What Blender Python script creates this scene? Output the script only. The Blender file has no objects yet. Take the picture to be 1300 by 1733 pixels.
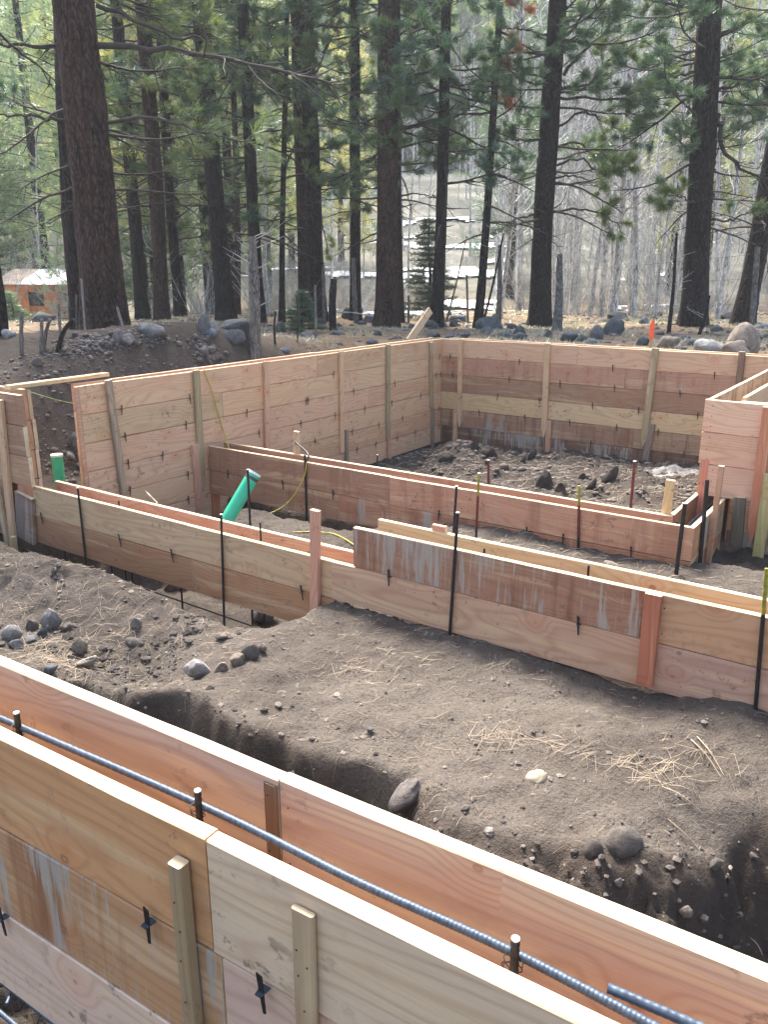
import bpy, math, random
import numpy as np
from mathutils import Vector

# ------------------------------------------------------------------ camera, sky, sun, exposure
F_PX, PITCH, EYE, YAW = 1370.0, 0.2917, 1.10, math.radians(-34.8)
SC = bpy.context.scene
COL = SC.collection
EB = np.array([math.cos(YAW), math.sin(YAW)])      # site x axis seen in camera-yaw coordinates
EA = np.array([-math.sin(YAW), math.cos(YAW)])     # site y axis

cam_d = bpy.data.cameras.new('camera')
cam = bpy.data.objects.new('camera', cam_d)
COL.objects.link(cam)
cam.location = (0, 0, EYE)
cam.rotation_euler = (math.pi / 2 - PITCH, 0, -YAW)
cam_d.sensor_fit = 'VERTICAL'
cam_d.sensor_height = 36.0
cam_d.lens = 36.0 * F_PX / 1733.0
cam_d.clip_start = 0.05
cam_d.clip_end = 3000
SC.camera = cam

SUN_EL = math.radians(54)
SUN_AZ_CAM = math.radians(-18)       # degrees to the right of straight ahead
w = bpy.data.worlds.new('World'); SC.world = w; w.use_nodes = True
nt = w.node_tree; nt.nodes.clear()
sky = nt.nodes.new('ShaderNodeTexSky'); sky.sky_type = 'NISHITA'; sky.sun_disc = False
sky.sun_elevation = SUN_EL
sky.air_density = 1.0; sky.dust_density = 3.5; sky.ozone_density = 1.0
bg = nt.nodes.new('ShaderNodeBackground'); bg.inputs['Strength'].default_value = 0.15
out = nt.nodes.new('ShaderNodeOutputWorld')
nt.links.new(sky.outputs[0], bg.inputs['Color']); nt.links.new(bg.outputs[0], out.inputs['Surface'])
# direction to the sun in site coordinates
_cx, _cy = math.sin(SUN_AZ_CAM), math.cos(SUN_AZ_CAM)
SX = _cx * EB[0] + _cy * EB[1]; SY = _cx * EA[0] + _cy * EA[1]
sky.sun_rotation = math.atan2(SX, SY)
sd = bpy.data.lights.new('sun', 'SUN'); sd.energy = 4.8; sd.angle = math.radians(22); sd.color = (1.0, 0.95, 0.87)
sun = bpy.data.objects.new('sun', sd); COL.objects.link(sun)
sdir = Vector((SX * math.cos(SUN_EL), SY * math.cos(SUN_EL), math.sin(SUN_EL)))
sun.rotation_euler = sdir.to_track_quat('Z', 'Y').to_euler()
sun.location = (0, 0, 30)
SC.view_settings.view_transform = 'Standard'
SC.view_settings.look = 'None'
SC.view_settings.exposure = 1.7
SC.view_settings.gamma = 1.0
SC.view_settings.use_curve_mapping = False
SC.cycles.use_denoising = True
SC.cycles.max_bounces = 8
SC.cycles.transparent_max_bounces = 4
SC.cycles.volume_bounces = 0
SC.render.engine = 'CYCLES'

# ------------------------------------------------------------------ measuring helpers (photo pixels -> metres on the site)
def ray(px, py):
    x = px - 650.0; y = -(py - 866.5)
    c = np.array([x, F_PX * math.cos(PITCH) + y * math.sin(PITCH)])
    return np.array([c @ EB, c @ EA, y * math.cos(PITCH) - F_PX * math.sin(PITCH)])
def on_z(px, py, z):
    r = ray(px, py); return r * ((z - EYE) / r[2]) + [0, 0, EYE]
def on_y(px, py, y):
    r = ray(px, py); return r * (y / r[1]) + [0, 0, EYE]
def on_x(px, py, x):
    r = ray(px, py); return r * (x / r[0]) + [0, 0, EYE]
def at_fwd(px, py, fwd):
    r = ray(px, py); c = F_PX * math.cos(PITCH) + -(py - 866.5) * math.sin(PITCH)
    return r * (fwd / c) + [0, 0, EYE]
def cam_xy(x, y):
    return x * EB[0] + y * EA[0], x * EB[1] + y * EA[1]
def site_xy(cx, cy):
    return cx * EB[0] + cy * EB[1], cx * EA[0] + cy * EA[1]
def px_size(px_w, fwd):
    return px_w * fwd * 1.04 / F_PX

# ------------------------------------------------------------------ noise
def _hash(ix, iy, seed):
    h = (ix.astype(np.int64) * 374761393 + iy.astype(np.int64) * 668265263 + seed * 974634777) & 0xFFFFFFFF
    h = ((h ^ (h >> 13)) * 1274126177) & 0xFFFFFFFF
    h = ((h ^ (h >> 16)) * 2246822519) & 0xFFFFFFFF
    return (h ^ (h >> 15)) / 4294967295.0
def vnoise(x, y, seed=0):
    x = np.asarray(x, float); y = np.asarray(y, float)
    ix = np.floor(x); iy = np.floor(y); fx = x - ix; fy = y - iy
    fx = fx * fx * fx * (fx * (fx * 6 - 15) + 10); fy = fy * fy * fy * (fy * (fy * 6 - 15) + 10)
    a = _hash(ix, iy, seed); b = _hash(ix + 1, iy, seed); c = _hash(ix, iy + 1, seed); d = _hash(ix + 1, iy + 1, seed)
    return (a + (b - a) * fx) * (1 - fy) + (c + (d - c) * fx) * fy - 0.5
def fbm(x, y, octaves=4, seed=0, gain=0.5):
    s = 0; a = 1.0
    for k in range(octaves):
        s = s + a * vnoise(x * 2 ** k + 17.3 * k, y * 2 ** k - 9.1 * k, seed + k); a *= gain
    return s
def ss(a, b, x):
    t = np.clip((np.asarray(x, float) - a) / (b - a), 0, 1); return t * t * (3 - 2 * t)

# ------------------------------------------------------------------ terrain height (site coordinates)
EDGE_X = np.array([-12, -5.0, -4.3, -3.8, -3.4, -2.9, -2.5, -2.23, -1.95, -1.76, -1.5, -1.16, -0.8, -0.53, -0.38, -0.1, 0.5, 3])
EDGE_Y = np.array([2.3, 2.35, 2.45, 2.64, 2.72, 2.72, 2.72, 2.70, 2.72, 2.74, 2.68, 2.72, 2.92, 3.15, 3.5, 3.8, 3.9, 3.9])
def masks(x, y):
    inside = ss(-7.75, -7.3, x) * ss(12.3, 12.0, y)
    cx, cy = cam_xy(x, y)
    apron = ss(-9.3, -8.0, x) * ss(12.6, 9.0, y)
    return inside, cx, cy, apron
def height(x, y, rough=True):
    x = np.asarray(x, float); y = np.asarray(y, float)
    inside, cx, cy, apron = masks(x, y)
    # forest floor, dip and hillside
    f = -0.10 - 0.16 * ss(15, 24, cy) - 0.45 * ss(24, 36, cy) - 0.75 * ss(20, 33, cy) * ss(-3, -13, cx)
    up = np.maximum(cy - 37, 0)
    f = f + 0.15 * np.minimum(up, 103) + 0.10 * np.clip(cy - 58, 0, 82) * ss(58, 80, cy)
    f = f + fbm(x / 30, y / 30, 3, 5) * (3.0 * ss(40, 90, cy) + 2 * ss(120, 160, cy)) + fbm(x / 4, y / 4, 3, 8) * 0.16 * ss(14, 20, cy) + fbm(x / 1.2, y / 1.2, 2, 9) * 0.05
    # dirt piled up left of the long wall
    g = lambda a, b, sa, sb: np.exp(-((x - a) / sa) ** 2 - ((y - b) / sb) ** 2)
    ext = f * (1 - apron) + (-1.22) * apron
    ext = ext + 0.40 * g(-9.3, 8.2, 1.15, 1.6) + 0.30 * g(-10.6, 6.6, 1.5, 1.3) + 0.14 * g(-10.4, 9.6, 1.0, 1.0)
    # inside the dig
    room = -1.74 + 0.12 * ss(-6.4, -3.8, x) + 0.12 * ss(-3.6, -2.0, x) + 0.16 * ss(9.4, 7.2, y) + 0.24 * g(-6.0, 10.75, 0.5, 0.5) + 0.10 * g(-3.9, 9.9, 1.0, 1.0)
    room = room - 0.3 * ss(11.2, 11.65, y) * ss(-6.2, -6.7, x)
    bay = -1.36 + 0.17 * ss(-4.6, -3.2, x) + 0.06 * g(-5.0, 5.7, 0.5, 0.35) + 0.10 * g(-4.2, 5.9, 0.4, 0.3)
    bay = bay - 0.55 * ss(5.95, 6.2, y) * ss(-3.7, -4.4, x) - 0.5 * ss(5.3, 4.8, y) * ss(-3.5, -4.1, x) - 0.3 * ss(-5.9, -6.3, x)
    bay = bay - 0.5 * ss(-1.45, -1.25, x) * ss(6.75, 7.0, y)
    front = -1.17 - 0.11 * ss(-3.2, -3.9, x) + 0.03 * g(-1.5, 3.4, 1.0, 0.5) + 0.05 * ss(-1.2, -0.4, x) * ss(3.5, 4.1, y)
    front = front - 0.13 * g(-4.6, 2.95, 0.8, 0.45) + 0.13 * g(-6.0, 3.35, 1.3, 0.3) - 0.12 * g(-3.65, 3.0, 0.35, 0.22) + 0.05 * g(-5.0, 3.55, 0.7, 0.22)
    front = front - 0.62 * ss(3.62 + 0.06 * fbm(x * 2, y * 0, 2, 3), 3.95, y) * ss(-3.35, -3.75, x)
    ye = np.interp(x, EDGE_X, EDGE_Y) + 0.16 * fbm(x * 2.2, y * 0 + 3.1, 3, 21)
    soft = 0.20 + 1.0 * ss(-2.0, -1.1, x) - 0.25 * ss(-0.9, -0.4, x)
    front = front - (0.70 + 0.15 * ss(-1.5, -0.5, x)) * ss(0, 1, (ye - y) / soft) 
    front = front - 0.20 * g(-1.72, 2.42, 0.22, 0.16) + 0.16 * g(-0.75, 2.35, 0.28, 0.2) - 0.25 * g(-0.28, 3.1, 0.3, 0.3)
    pit = np.where(y > 6.62, room, np.where(y > 4.3, bay, front))
    t2 = ss(6.55, 6.72, y); t1 = ss(4.22, 4.40, y)
    pit = front * (1 - t1) + bay * t1 * (1 - t2) + room * t2 * t1
    z = ext * (1 - inside) + pit * inside
    z = np.where(y < 0.4, np.minimum(z, -1.5), z)
    if rough:
        k = inside + (1 - inside) * np.maximum(apron, np.clip(g(-9.8, 8.2, 2.2, 2.5) + g(-10.6, 6.6, 2, 2), 0, 1))
        dug = np.clip((ye - y) / 0.25, 0, 1) * ss(4.3, 4.2, y) * inside
        z = z + k * (fbm(x * 1.7, y * 1.7, 3, 31) * 0.06 + fbm(x * 7, y * 7, 4, 40, 0.65) * 0.032)
        z = z + dug * (fbm(x * 6, y * 6, 4, 50, 0.7) * 0.17)
        left = ss(-3.6, -4.4, x) * ss(4.2, 3.9, y) * inside
        z = z + left * np.maximum(fbm(x * 5, y * 5, 4, 61, 0.65), 0) * 0.075
        rm = ss(6.6, 6.9, y) * inside
        z = z + rm * np.maximum(fbm(x * 3.5, y * 3.5, 4, 71, 0.65) - 0.02, 0) * 0.13
    return z
def hz(x, y):
    return float(height(np.array([x]), np.array([y]))[0])
_T = np.concatenate([np.linspace(0.4, 30, 3000), np.geomspace(30, 400, 1500)[1:]])
def ground_hit(px, py):
    r = ray(px, py); r = r / np.linalg.norm(r)
    P = r[None, :] * _T[:, None]; z = P[:, 2] + EYE
    below = z < height(P[:, 0], P[:, 1])
    if not below.any(): i = len(_T) - 1
    else: i = int(np.argmax(below))
    return np.array([P[i, 0], P[i, 1], z[i]])

# ------------------------------------------------------------------ mesh helpers
class Geo:
    """collects vertices and faces in numpy blocks and links them as one mesh"""
    def __init__(self): self.V = []; self.F = []; self.n = 0; self.M = []
    def add(self, V, F, mi=0):
        V = np.asarray(V, float).reshape(-1, 3); F = np.asarray(F, np.int64)
        self.V.append(V); self.F.append(F + self.n); self.M.append(mi); self.n += len(V)
    def mesh(self, name, mats, smooth=False):
        if not isinstance(mats, (list, tuple)): mats = [mats]
        V = np.concatenate(self.V)
        me = bpy.data.meshes.new(name)
        me.vertices.add(len(V)); me.vertices.foreach_set('co', V.astype(np.float32).ravel())
        sizes = np.concatenate([np.full(len(f), f.shape[1]) for f in self.F])
        loops = np.concatenate([f.ravel() for f in self.F])
        mi = np.concatenate([np.full(len(f), m) for f, m in zip(self.F, self.M)])
        me.loops.add(len(loops)); me.loops.foreach_set('vertex_index', loops.astype(np.int32))
        me.polygons.add(len(sizes))
        me.polygons.foreach_set('loop_start', np.concatenate([[0], np.cumsum(sizes)[:-1]]).astype(np.int32))
        me.polygons.foreach_set('loop_total', sizes.astype(np.int32))
        me.polygons.foreach_set('material_index', mi.astype(np.int32))
        me.polygons.foreach_set('use_smooth', np.full(len(sizes), smooth))
        for m in mats: me.materials.append(m)
        me.update(calc_edges=True); me.validate()
        return me
def link(name, me, parent=None, loc=(0, 0, 0), rot=(0, 0, 0), scale=(1, 1, 1), color=None):
    o = bpy.data.objects.new(name, me); COL.objects.link(o)
    if name in ('branches', 'needles', 'limb_needles', 'stems', 'nail_hole', 'tie_wire', 'flagging'): o['kind'] = 'stuff'
    o.parent = parent; o.location = loc; o.rotation_euler = rot; o.scale = scale
    if color is not None: o.color = color
    return o
def tag(o, label, cat=None, group=None):
    o['label'] = label
    if cat: o['category'] = cat
    if group: o['group'] = group
    return o
def thing(name, label, cat, loc=(0, 0, 0), rotz=0, group=None):
    o = bpy.data.objects.new(name, None); COL.objects.link(o)
    o.location = loc; o.rotation_euler = (0, 0, rotz); o.empty_display_size = 0.2
    return tag(o, label, cat, group)
def prisms(G, P0, P1, r0, r1, sides=4, mi=0):
    """many straight tapered rods at once"""
    P0 = np.asarray(P0, float).reshape(-1, 3); P1 = np.asarray(P1, float).reshape(-1, 3)
    r0 = np.broadcast_to(r0, len(P0)); r1 = np.broadcast_to(r1, len(P0))
    d = P1 - P0; d /= (np.linalg.norm(d, axis=1, keepdims=True) + 1e-9)
    up = np.where(np.abs(d[:, 2:3]) < 0.9, [[0, 0, 1.0]], [[1.0, 0, 0]])
    u = np.cross(d, up); u /= np.linalg.norm(u, axis=1, keepdims=True); v = np.cross(d, u)
    a = np.arange(sides) * 2 * math.pi / sides
    c = np.cos(a)[None, :, None]; s = np.sin(a)[None, :, None]
    ring = u[:, None, :] * c + v[:, None, :] * s
    A = P0[:, None, :] + ring * r0[:, None, None]; B = P1[:, None, :] + ring * r1[:, None, None]
    V = np.concatenate([A, B], 1).reshape(-1, 3)
    base = (np.arange(len(P0)) * 2 * sides)[:, None]
    k = np.arange(sides); k2 = (k + 1) % sides
    F = np.stack([base + k, base + k2, base + sides + k2, base + sides + k], -1).reshape(-1, 4)
    G.add(V, F, mi)
def tube(G, pts, rad, sides=8, cap=True, mi=0, rib=None):
    """one continuous tube along a polyline"""
    P = np.asarray(pts, float); n = len(P); rad = np.broadcast_to(rad, n)
    T = np.gradient(P, axis=0); T /= np.linalg.norm(T, axis=1, keepdims=True)
    ref = np.array([0, 0, 1.0]) if abs(T[:, 2]).mean() < 0.8 else np.array([1.0, 0, 0])
    u = np.cross(T, ref); u /= np.linalg.norm(u, axis=1, keepdims=True); v = np.cross(T, u)
    a = np.arange(sides) * 2 * math.pi / sides
    V = P[:, None] + (u[:, None] * np.cos(a)[None, :, None] + v[:, None] * np.sin(a)[None, :, None]) * rad[:, None, None]
    k = np.arange(sides); k2 = (k + 1) % sides; b = (np.arange(n - 1) * sides)[:, None]
    F = np.stack([b + k, b + k2, b + sides + k2, b + sides + k], -1).reshape(-1, 4)
    V = V.reshape(-1, 3); G.add(V, F, mi)
    if cap:
        for i, e in ((0, 0), (n - 1, 1)):
            ring = V[i * sides:(i + 1) * sides]
            VV = np.concatenate([ring, P[i:i + 1]])
            FF = np.stack([k, k2, np.full(sides, sides)], -1)
            G.add(VV, FF if e else FF[:, ::-1], mi)
def smooth_path(pts, n):
    P = np.asarray(pts, float); t = np.linspace(0, len(P) - 1, n)
    Q = np.concatenate([[2 * P[0] - P[1]], P, [2 * P[-1] - P[-2]]])
    i = np.minimum(t.astype(int), len(P) - 2); f = (t - i)[:, None]
    a, b, c, d = Q[i], Q[i + 1], Q[i + 2], Q[i + 3]
    return 0.5 * (2 * b + (c - a) * f + (2 * a - 5 * b + 4 * c - d) * f * f + (3 * b - a - 3 * c + d) * f ** 3)
_ico = {}
def ico(level):
    if level not in _ico:
        import bmesh
        bm = bmesh.new(); bmesh.ops.create_icosphere(bm, subdivisions=level, radius=1.0)
        V = np.array([v.co[:] for v in bm.verts]); Fa = np.array([[v.index for v in f.verts] for f in bm.faces]); bm.free()
        _ico[level] = (V, Fa)
    return _ico[level]

# ------------------------------------------------------------------ materials
class N:
    def __init__(self, name):
        self.m = bpy.data.materials.new(name); self.m.use_nodes = True
        self.t = self.m.node_tree; self.t.nodes.clear()
        self.out = self.n('ShaderNodeOutputMaterial')
    def n(self, kind, **kw):
        x = self.t.nodes.new(kind)
        for k, v in kw.items(): setattr(x, k, v)
        return x
    def l(self, a, b): self.t.links.new(a, b)
    def setin(self, node, key, v):
        if hasattr(v, 'is_output') or isinstance(v, bpy.types.NodeSocket): self.l(v, node.inputs[key])
        else: node.inputs[key].default_value = v
    def math(self, op, a, b=0.0, c=None, clamp=False):
        x = self.n('ShaderNodeMath', operation=op, use_clamp=clamp)
        self.setin(x, 0, a); self.setin(x, 1, b)
        if c is not None: self.setin(x, 2, c)
        return x.outputs[0]
    def mix(self, fac, a, b, blend='MIX'):
        x = self.n('ShaderNodeMix', data_type='RGBA', blend_type=blend)
        self.setin(x, 0, fac); self.setin(x, 6, a); self.setin(x, 7, b)
        return x.outputs[2]
    def ramp(self, fac, stops):
        x = self.n('ShaderNodeMapRange', interpolation_type='SMOOTHSTEP')
        self.setin(x, 0, fac); x.inputs[1].default_value = stops[0]; x.inputs[2].default_value = stops[1]
        x.inputs[3].default_value = stops[2] if len(stops) > 2 else 0; x.inputs[4].default_value = stops[3] if len(stops) > 2 else 1
        return x.outputs[0]
    def vec(self, v, scale, offset=None):
        x = self.n('ShaderNodeMapping'); self.l(v, x.inputs[0]); x.inputs['Scale'].default_value = scale
        if offset is not None: self.l(offset, x.inputs['Location'])
        return x.outputs[0]
    def noise(self, v, scale=1.0, detail=4, rough=0.55, dist=0.0):
        x = self.n('ShaderNodeTexNoise'); self.l(v, x.inputs['Vector'])
        x.inputs['Scale'].default_value = scale; x.inputs['Detail'].default_value = detail
        x.inputs['Roughness'].default_value = rough; x.inputs['Distortion'].default_value = dist
        return x.outputs[0]
    def coord(self, kind='Object'): return self.n('ShaderNodeTexCoord').outputs[kind]
    def bsdf(self, col, rough=0.8, spec=0.3, metal=0.0, bump=None, bstr=0.3, bdist=0.01, coat=0.0):
        b = self.n('ShaderNodeBsdfPrincipled')
        self.setin(b, 'Base Color', col); self.setin(b, 'Roughness', rough); self.setin(b, 'Metallic', metal)
        b.inputs['Specular IOR Level'].default_value = spec; b.inputs['Coat Weight'].default_value = coat
        if bump is not None:
            u = self.n('ShaderNodeBump'); u.inputs['Strength'].default_value = bstr; u.inputs['Distance'].default_value = bdist
            self.l(bump, u.inputs['Height']); self.l(u.outputs[0], b.inputs['Normal'])
        self.l(b.outputs[0], self.out.inputs[0])
        return b
def c4(r, g, b): return (r, g, b, 1.0)

def mat_lumber(edges):
    """sawn fir; the object's colour is the heartwood colour, its alpha how much old cement clings to it"""
    m = N('sawn_board' if edges else 'sawn_stake')
    oi = m.n('ShaderNodeObjectInfo'); co = m.coord()
    off = m.n('ShaderNodeVectorMath', operation='SCALE'); off.inputs[0].default_value = (37.1, 11.3, 23.7); m.l(oi.outputs['Random'], off.inputs['Scale'])
    q = m.n('ShaderNodeVectorMath', operation='ADD'); m.l(co, q.inputs[0]); m.l(off.outputs[0], q.inputs[1]); p = q.outputs[0]
    # knots
    kv = m.n('ShaderNodeTexVoronoi'); kv.voronoi_dimensions = '2D'; ksx = m.n('ShaderNodeSeparateXYZ'); m.l(p, ksx.inputs[0])
    kc = m.n('ShaderNodeCombineXYZ'); m.l(m.math('MULTIPLY', ksx.outputs[0], 2.5), kc.inputs[0]); m.l(m.math('MULTIPLY', ksx.outputs[2], 3.2), kc.inputs[1]); m.l(kc.outputs[0], kv.inputs['Vector']); kv.inputs['Scale'].default_value = 1.0
    sep = m.n('ShaderNodeSeparateColor'); m.l(kv.outputs['Color'], sep.inputs[0])
    has = m.ramp(sep.outputs[0], (0.50, 0.55)); size = m.math('MULTIPLY_ADD', sep.outputs[1], 0.045, 0.025)
    d = kv.outputs['Distance']
    core = m.math('MULTIPLY', m.ramp(m.math('DIVIDE', d, size), (1.0, 0.75, 0, 1)) if False else m.math('LESS_THAN', d, size), has)
    coreS = m.n('ShaderNodeMapRange', interpolation_type='SMOOTHSTEP'); m.l(d, coreS.inputs[0]); m.l(size, coreS.inputs[2]); coreS.inputs[1].default_value = 0.015
    coreS.inputs[3].default_value = 1; coreS.inputs[4].default_value = 0
    knot = m.math('MULTIPLY', coreS.outputs[0], has)
    halo = m.math('MULTIPLY', m.ramp(d, (0.34, 0.03, 0, 1)), has)
    # grain lines bent round the knots
    sx = m.n('ShaderNodeSeparateXYZ'); m.l(p, sx.inputs[0])
    low = m.noise(m.vec(p, (0.55, 2.5, 3.0)), 1.0, 2, 0.5)
    ph = m.math('MULTIPLY_ADD', sx.outputs[2], 150.0, m.math('MULTIPLY', low, 95.0))
    ph = m.math('ADD', ph, m.math('MULTIPLY', halo, 13.0))
    ph = m.math('ADD', ph, m.math('MULTIPLY', sx.outputs[1], 90.0))
    ring = m.math('MULTIPLY_ADD', m.math('SINE', ph), 0.5, 0.5)
    ring = m.math('POWER', ring, 3.0)
    fine = m.noise(m.vec(p, (5, 60, 190)), 1.0, 3, 0.6)
    streak = m.noise(m.vec(p, (0.7, 4, 11)), 1.0, 3, 0.55)
    blotch = m.noise(m.vec(p, (2.2, 2.2, 4.0)), 1.0, 5, 0.65)
    heart = oi.outputs['Color']
    sap = m.mix(0.55, heart, c4(0.56, 0.45, 0.30))
    dark = m.mix(1.0, heart, c4(0.66, 0.52, 0.45), 'MULTIPLY')
    edgew = m.ramp(streak, (0.50, 0.66))
    col = m.mix(m.math('MULTIPLY', edgew, 0.75), heart, sap)
    col = m.mix(m.math('MULTIPLY', ring, 0.38), col, dark)
    red = m.mix(1.0, heart, c4(0.92, 0.60, 0.50), 'MULTIPLY')
    col = m.mix(m.math('MULTIPLY', halo, 0.35), col, red)
    col = m.mix(m.math('MULTIPLY', m.ramp(fine, (0.45, 0.7)), 0.22), col, dark)
    col = m.mix(m.math('MULTIPLY', m.ramp(blotch, (0.56, 0.75)), 0.30), col, m.mix(1.0, heart, c4(0.45, 0.38, 0.34), 'MULTIPLY'))
    kring = m.math('MULTIPLY', knot, m.math('SUBTRACT', 1.0, m.ramp(d, (0.028, 0.012, 0, 1))))
    col = m.mix(m.math('MULTIPLY', knot, 0.5), col, c4(0.27, 0.14, 0.08))
    col = m.mix(m.math('MULTIPLY', kring, 0.5), col, c4(0.07, 0.035, 0.02))
    # scuffs and boot marks
    sc = m.noise(m.vec(p, (14, 14, 17)), 1.0, 4, 0.7); scm = m.noise(m.vec(p, (1.6, 1.6, 2.2)), 1.0, 2, 0.5); mud = m.math('MULTIPLY', m.ramp(m.noise(m.vec(p, (30, 30, 24)), 1.0, 5, 0.7), (0.54, 0.66)), m.ramp(m.noise(m.vec(p, (2.3, 1.5, 3.1), ), 1.0, 3, 0.6, 0.8), (0.50, 0.66)))
    scuff = m.math('MULTIPLY', m.ramp(sc, (0.58, 0.66)), m.ramp(scm, (0.46, 0.60)))
    col = m.mix(m.math('MULTIPLY', scuff, 0.7), col, c4(0.13, 0.10, 0.08))
    col = m.mix(m.math('MULTIPLY', mud, 0.5), col, c4(0.20, 0.155, 0.12))
    # cement left by an earlier pour
    a = oi.outputs['Alpha']
    n1 = m.noise(m.vec(p, (5.5, 3, 0.9)), 1.0, 4, 0.6); n2 = m.noise(m.vec(p, (1.3, 1, 1.8)), 1.0, 3, 0.5)
    n3 = m.noise(m.vec(p, (42, 10, 2.4)), 1.0, 5, 0.75)
    s = m.math('ADD', m.math('MULTIPLY', n1, 0.5), m.math('ADD', m.math('MULTIPLY', n2, 0.24), m.math('MULTIPLY', n3, 0.44)))
    th = m.math('SUBTRACT', 0.765, m.math('MULTIPLY', a, 0.178))
    cem = m.math('MULTIPLY', m.math('SUBTRACT', s, th), 22.0, clamp=True)
    cem = m.math('MULTIPLY', cem, m.math('GREATER_THAN', a, 0.02))
    wet = m.math('MULTIPLY', m.math('SUBTRACT', m.noise(m.vec(p, (7, 3, 0.7)), 1.0, 4, 0.6), 0.50), 7.0, clamp=True)
    wet = m.math('MULTIPLY', wet, m.math('MULTIPLY', a, 0.9))
    col = m.mix(wet, col, m.mix(1.0, heart, c4(0.50, 0.36, 0.30), 'MULTIPLY'))
    col = m.mix(m.math('MULTIPLY', cem, 0.82), col, m.mix(n3, c4(0.17, 0.165, 0.155), c4(0.40, 0.395, 0.38)))
    # pale sawn edges and end grain; brightness of sunlit tops painted into them
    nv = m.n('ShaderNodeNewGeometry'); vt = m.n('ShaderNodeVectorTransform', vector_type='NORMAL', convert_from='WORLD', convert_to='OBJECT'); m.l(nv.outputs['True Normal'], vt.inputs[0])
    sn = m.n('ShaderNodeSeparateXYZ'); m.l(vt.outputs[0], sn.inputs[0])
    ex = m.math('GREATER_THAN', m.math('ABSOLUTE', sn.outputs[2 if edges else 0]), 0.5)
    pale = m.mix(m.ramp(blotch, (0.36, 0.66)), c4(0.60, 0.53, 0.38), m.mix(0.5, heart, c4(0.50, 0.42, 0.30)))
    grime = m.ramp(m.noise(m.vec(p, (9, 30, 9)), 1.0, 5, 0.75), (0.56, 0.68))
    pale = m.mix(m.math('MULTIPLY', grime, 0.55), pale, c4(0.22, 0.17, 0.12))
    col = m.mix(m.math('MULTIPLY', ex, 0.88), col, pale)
    col = m.mix(1.0, col, c4(1.22, 1.12, 0.99), 'MULTIPLY')
    h = m.math('ADD', m.math('MULTIPLY', fine, 0.6), m.math('MULTIPLY', ring, 0.25))
    h = m.math('SUBTRACT', h, m.math('MULTIPLY', knot, 0.5)); h = m.math('ADD', h, m.math('MULTIPLY', cem, 0.5))
    m.bsdf(col, 0.62, 0.35, bump=h, bstr=0.35, bdist=0.0025)
    return m.m

def mat_soil():
    m = N('ground_soil'); p = m.coord('Object')
    att = lambda nm: m.n('ShaderNodeAttribute', attribute_name=nm).outputs['Fac']
    duff, damp, sun_dry = att('duff'), att('damp'), att('dry')
    n1 = m.noise(p, 1.3, 5, 0.6); n2 = m.noise(p, 9.0, 5, 0.65); n3 = m.noise(p, 55.0, 4, 0.7); n4 = m.noise(p, 160.0, 3, 0.7)
    dry = m.mix(m.ramp(n1, (0.36, 0.66)), c4(0.099, 0.081, 0.067), c4(0.156, 0.131, 0.109))
    dry = m.mix(m.math('MULTIPLY', m.ramp(n2, (0.42, 0.72)), 0.55), dry, c4(0.168, 0.145, 0.123))
    dry = m.mix(m.math('MULTIPLY', m.ramp(n3, (0.50, 0.64)), 0.5), dry, c4(0.050, 0.041, 0.036))
    dry = m.mix(m.math('MULTIPLY', m.ramp(n4, (0.60, 0.72)), 0.55), dry, c4(0.25, 0.23, 0.205))
    wet = m.mix(m.ramp(n2, (0.35, 0.65)), c4(0.036, 0.027, 0.022), c4(0.076, 0.058, 0.047))
    wet = m.mix(m.math('MULTIPLY', m.ramp(n3, (0.56, 0.68)), 0.5), wet, c4(0.11, 0.094, 0.082))
    dm = m.math('ADD', damp, m.math('MULTIPLY', m.math('SUBTRACT', n2, 0.5), 0.9), clamp=True)
    col = m.mix(dm, dry, wet)
    v = m.n('ShaderNodeTexVoronoi'); m.l(m.vec(p, (1, 1, 1)), v.inputs['Vector']); v.inputs['Scale'].default_value = 9
    d1 = m.mix(m.ramp(n1, (0.4, 0.62)), c4(0.20, 0.13, 0.085), c4(0.30, 0.235, 0.155))
    d1 = m.mix(m.math('MULTIPLY', m.ramp(n2, (0.45, 0.62)), 0.7), d1, c4(0.10, 0.07, 0.05))
    d1 = m.mix(m.math('MULTIPLY', m.ramp(n3, (0.50, 0.62)), 0.6), d1, c4(0.38, 0.31, 0.22))
    d1 = m.mix(m.math('MULTIPLY', m.ramp(m.noise(p, 0.45, 3, 0.6), (0.5, 0.62)), 0.6), d1, c4(0.17, 0.14, 0.11))
    df = m.math('ADD', duff, m.math('MULTIPLY', m.math('SUBTRACT', n2, 0.5), 0.8), clamp=True)
    df = m.math('MULTIPLY', df, m.ramp(duff, (0.05, 0.3)))
    col = m.mix(df, col, d1)
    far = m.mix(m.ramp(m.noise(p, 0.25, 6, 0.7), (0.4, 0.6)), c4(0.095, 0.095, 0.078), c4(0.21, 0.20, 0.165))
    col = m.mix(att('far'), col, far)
    h = m.math('ADD', m.math('MULTIPLY', n2, 1.0), m.math('ADD', m.math('MULTIPLY', n3, 0.55), m.math('MULTIPLY', n4, 0.22)))
    m.bsdf(col, 0.95, 0.12, bump=h, bstr=1.0, bdist=0.05)
    return m.m

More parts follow.
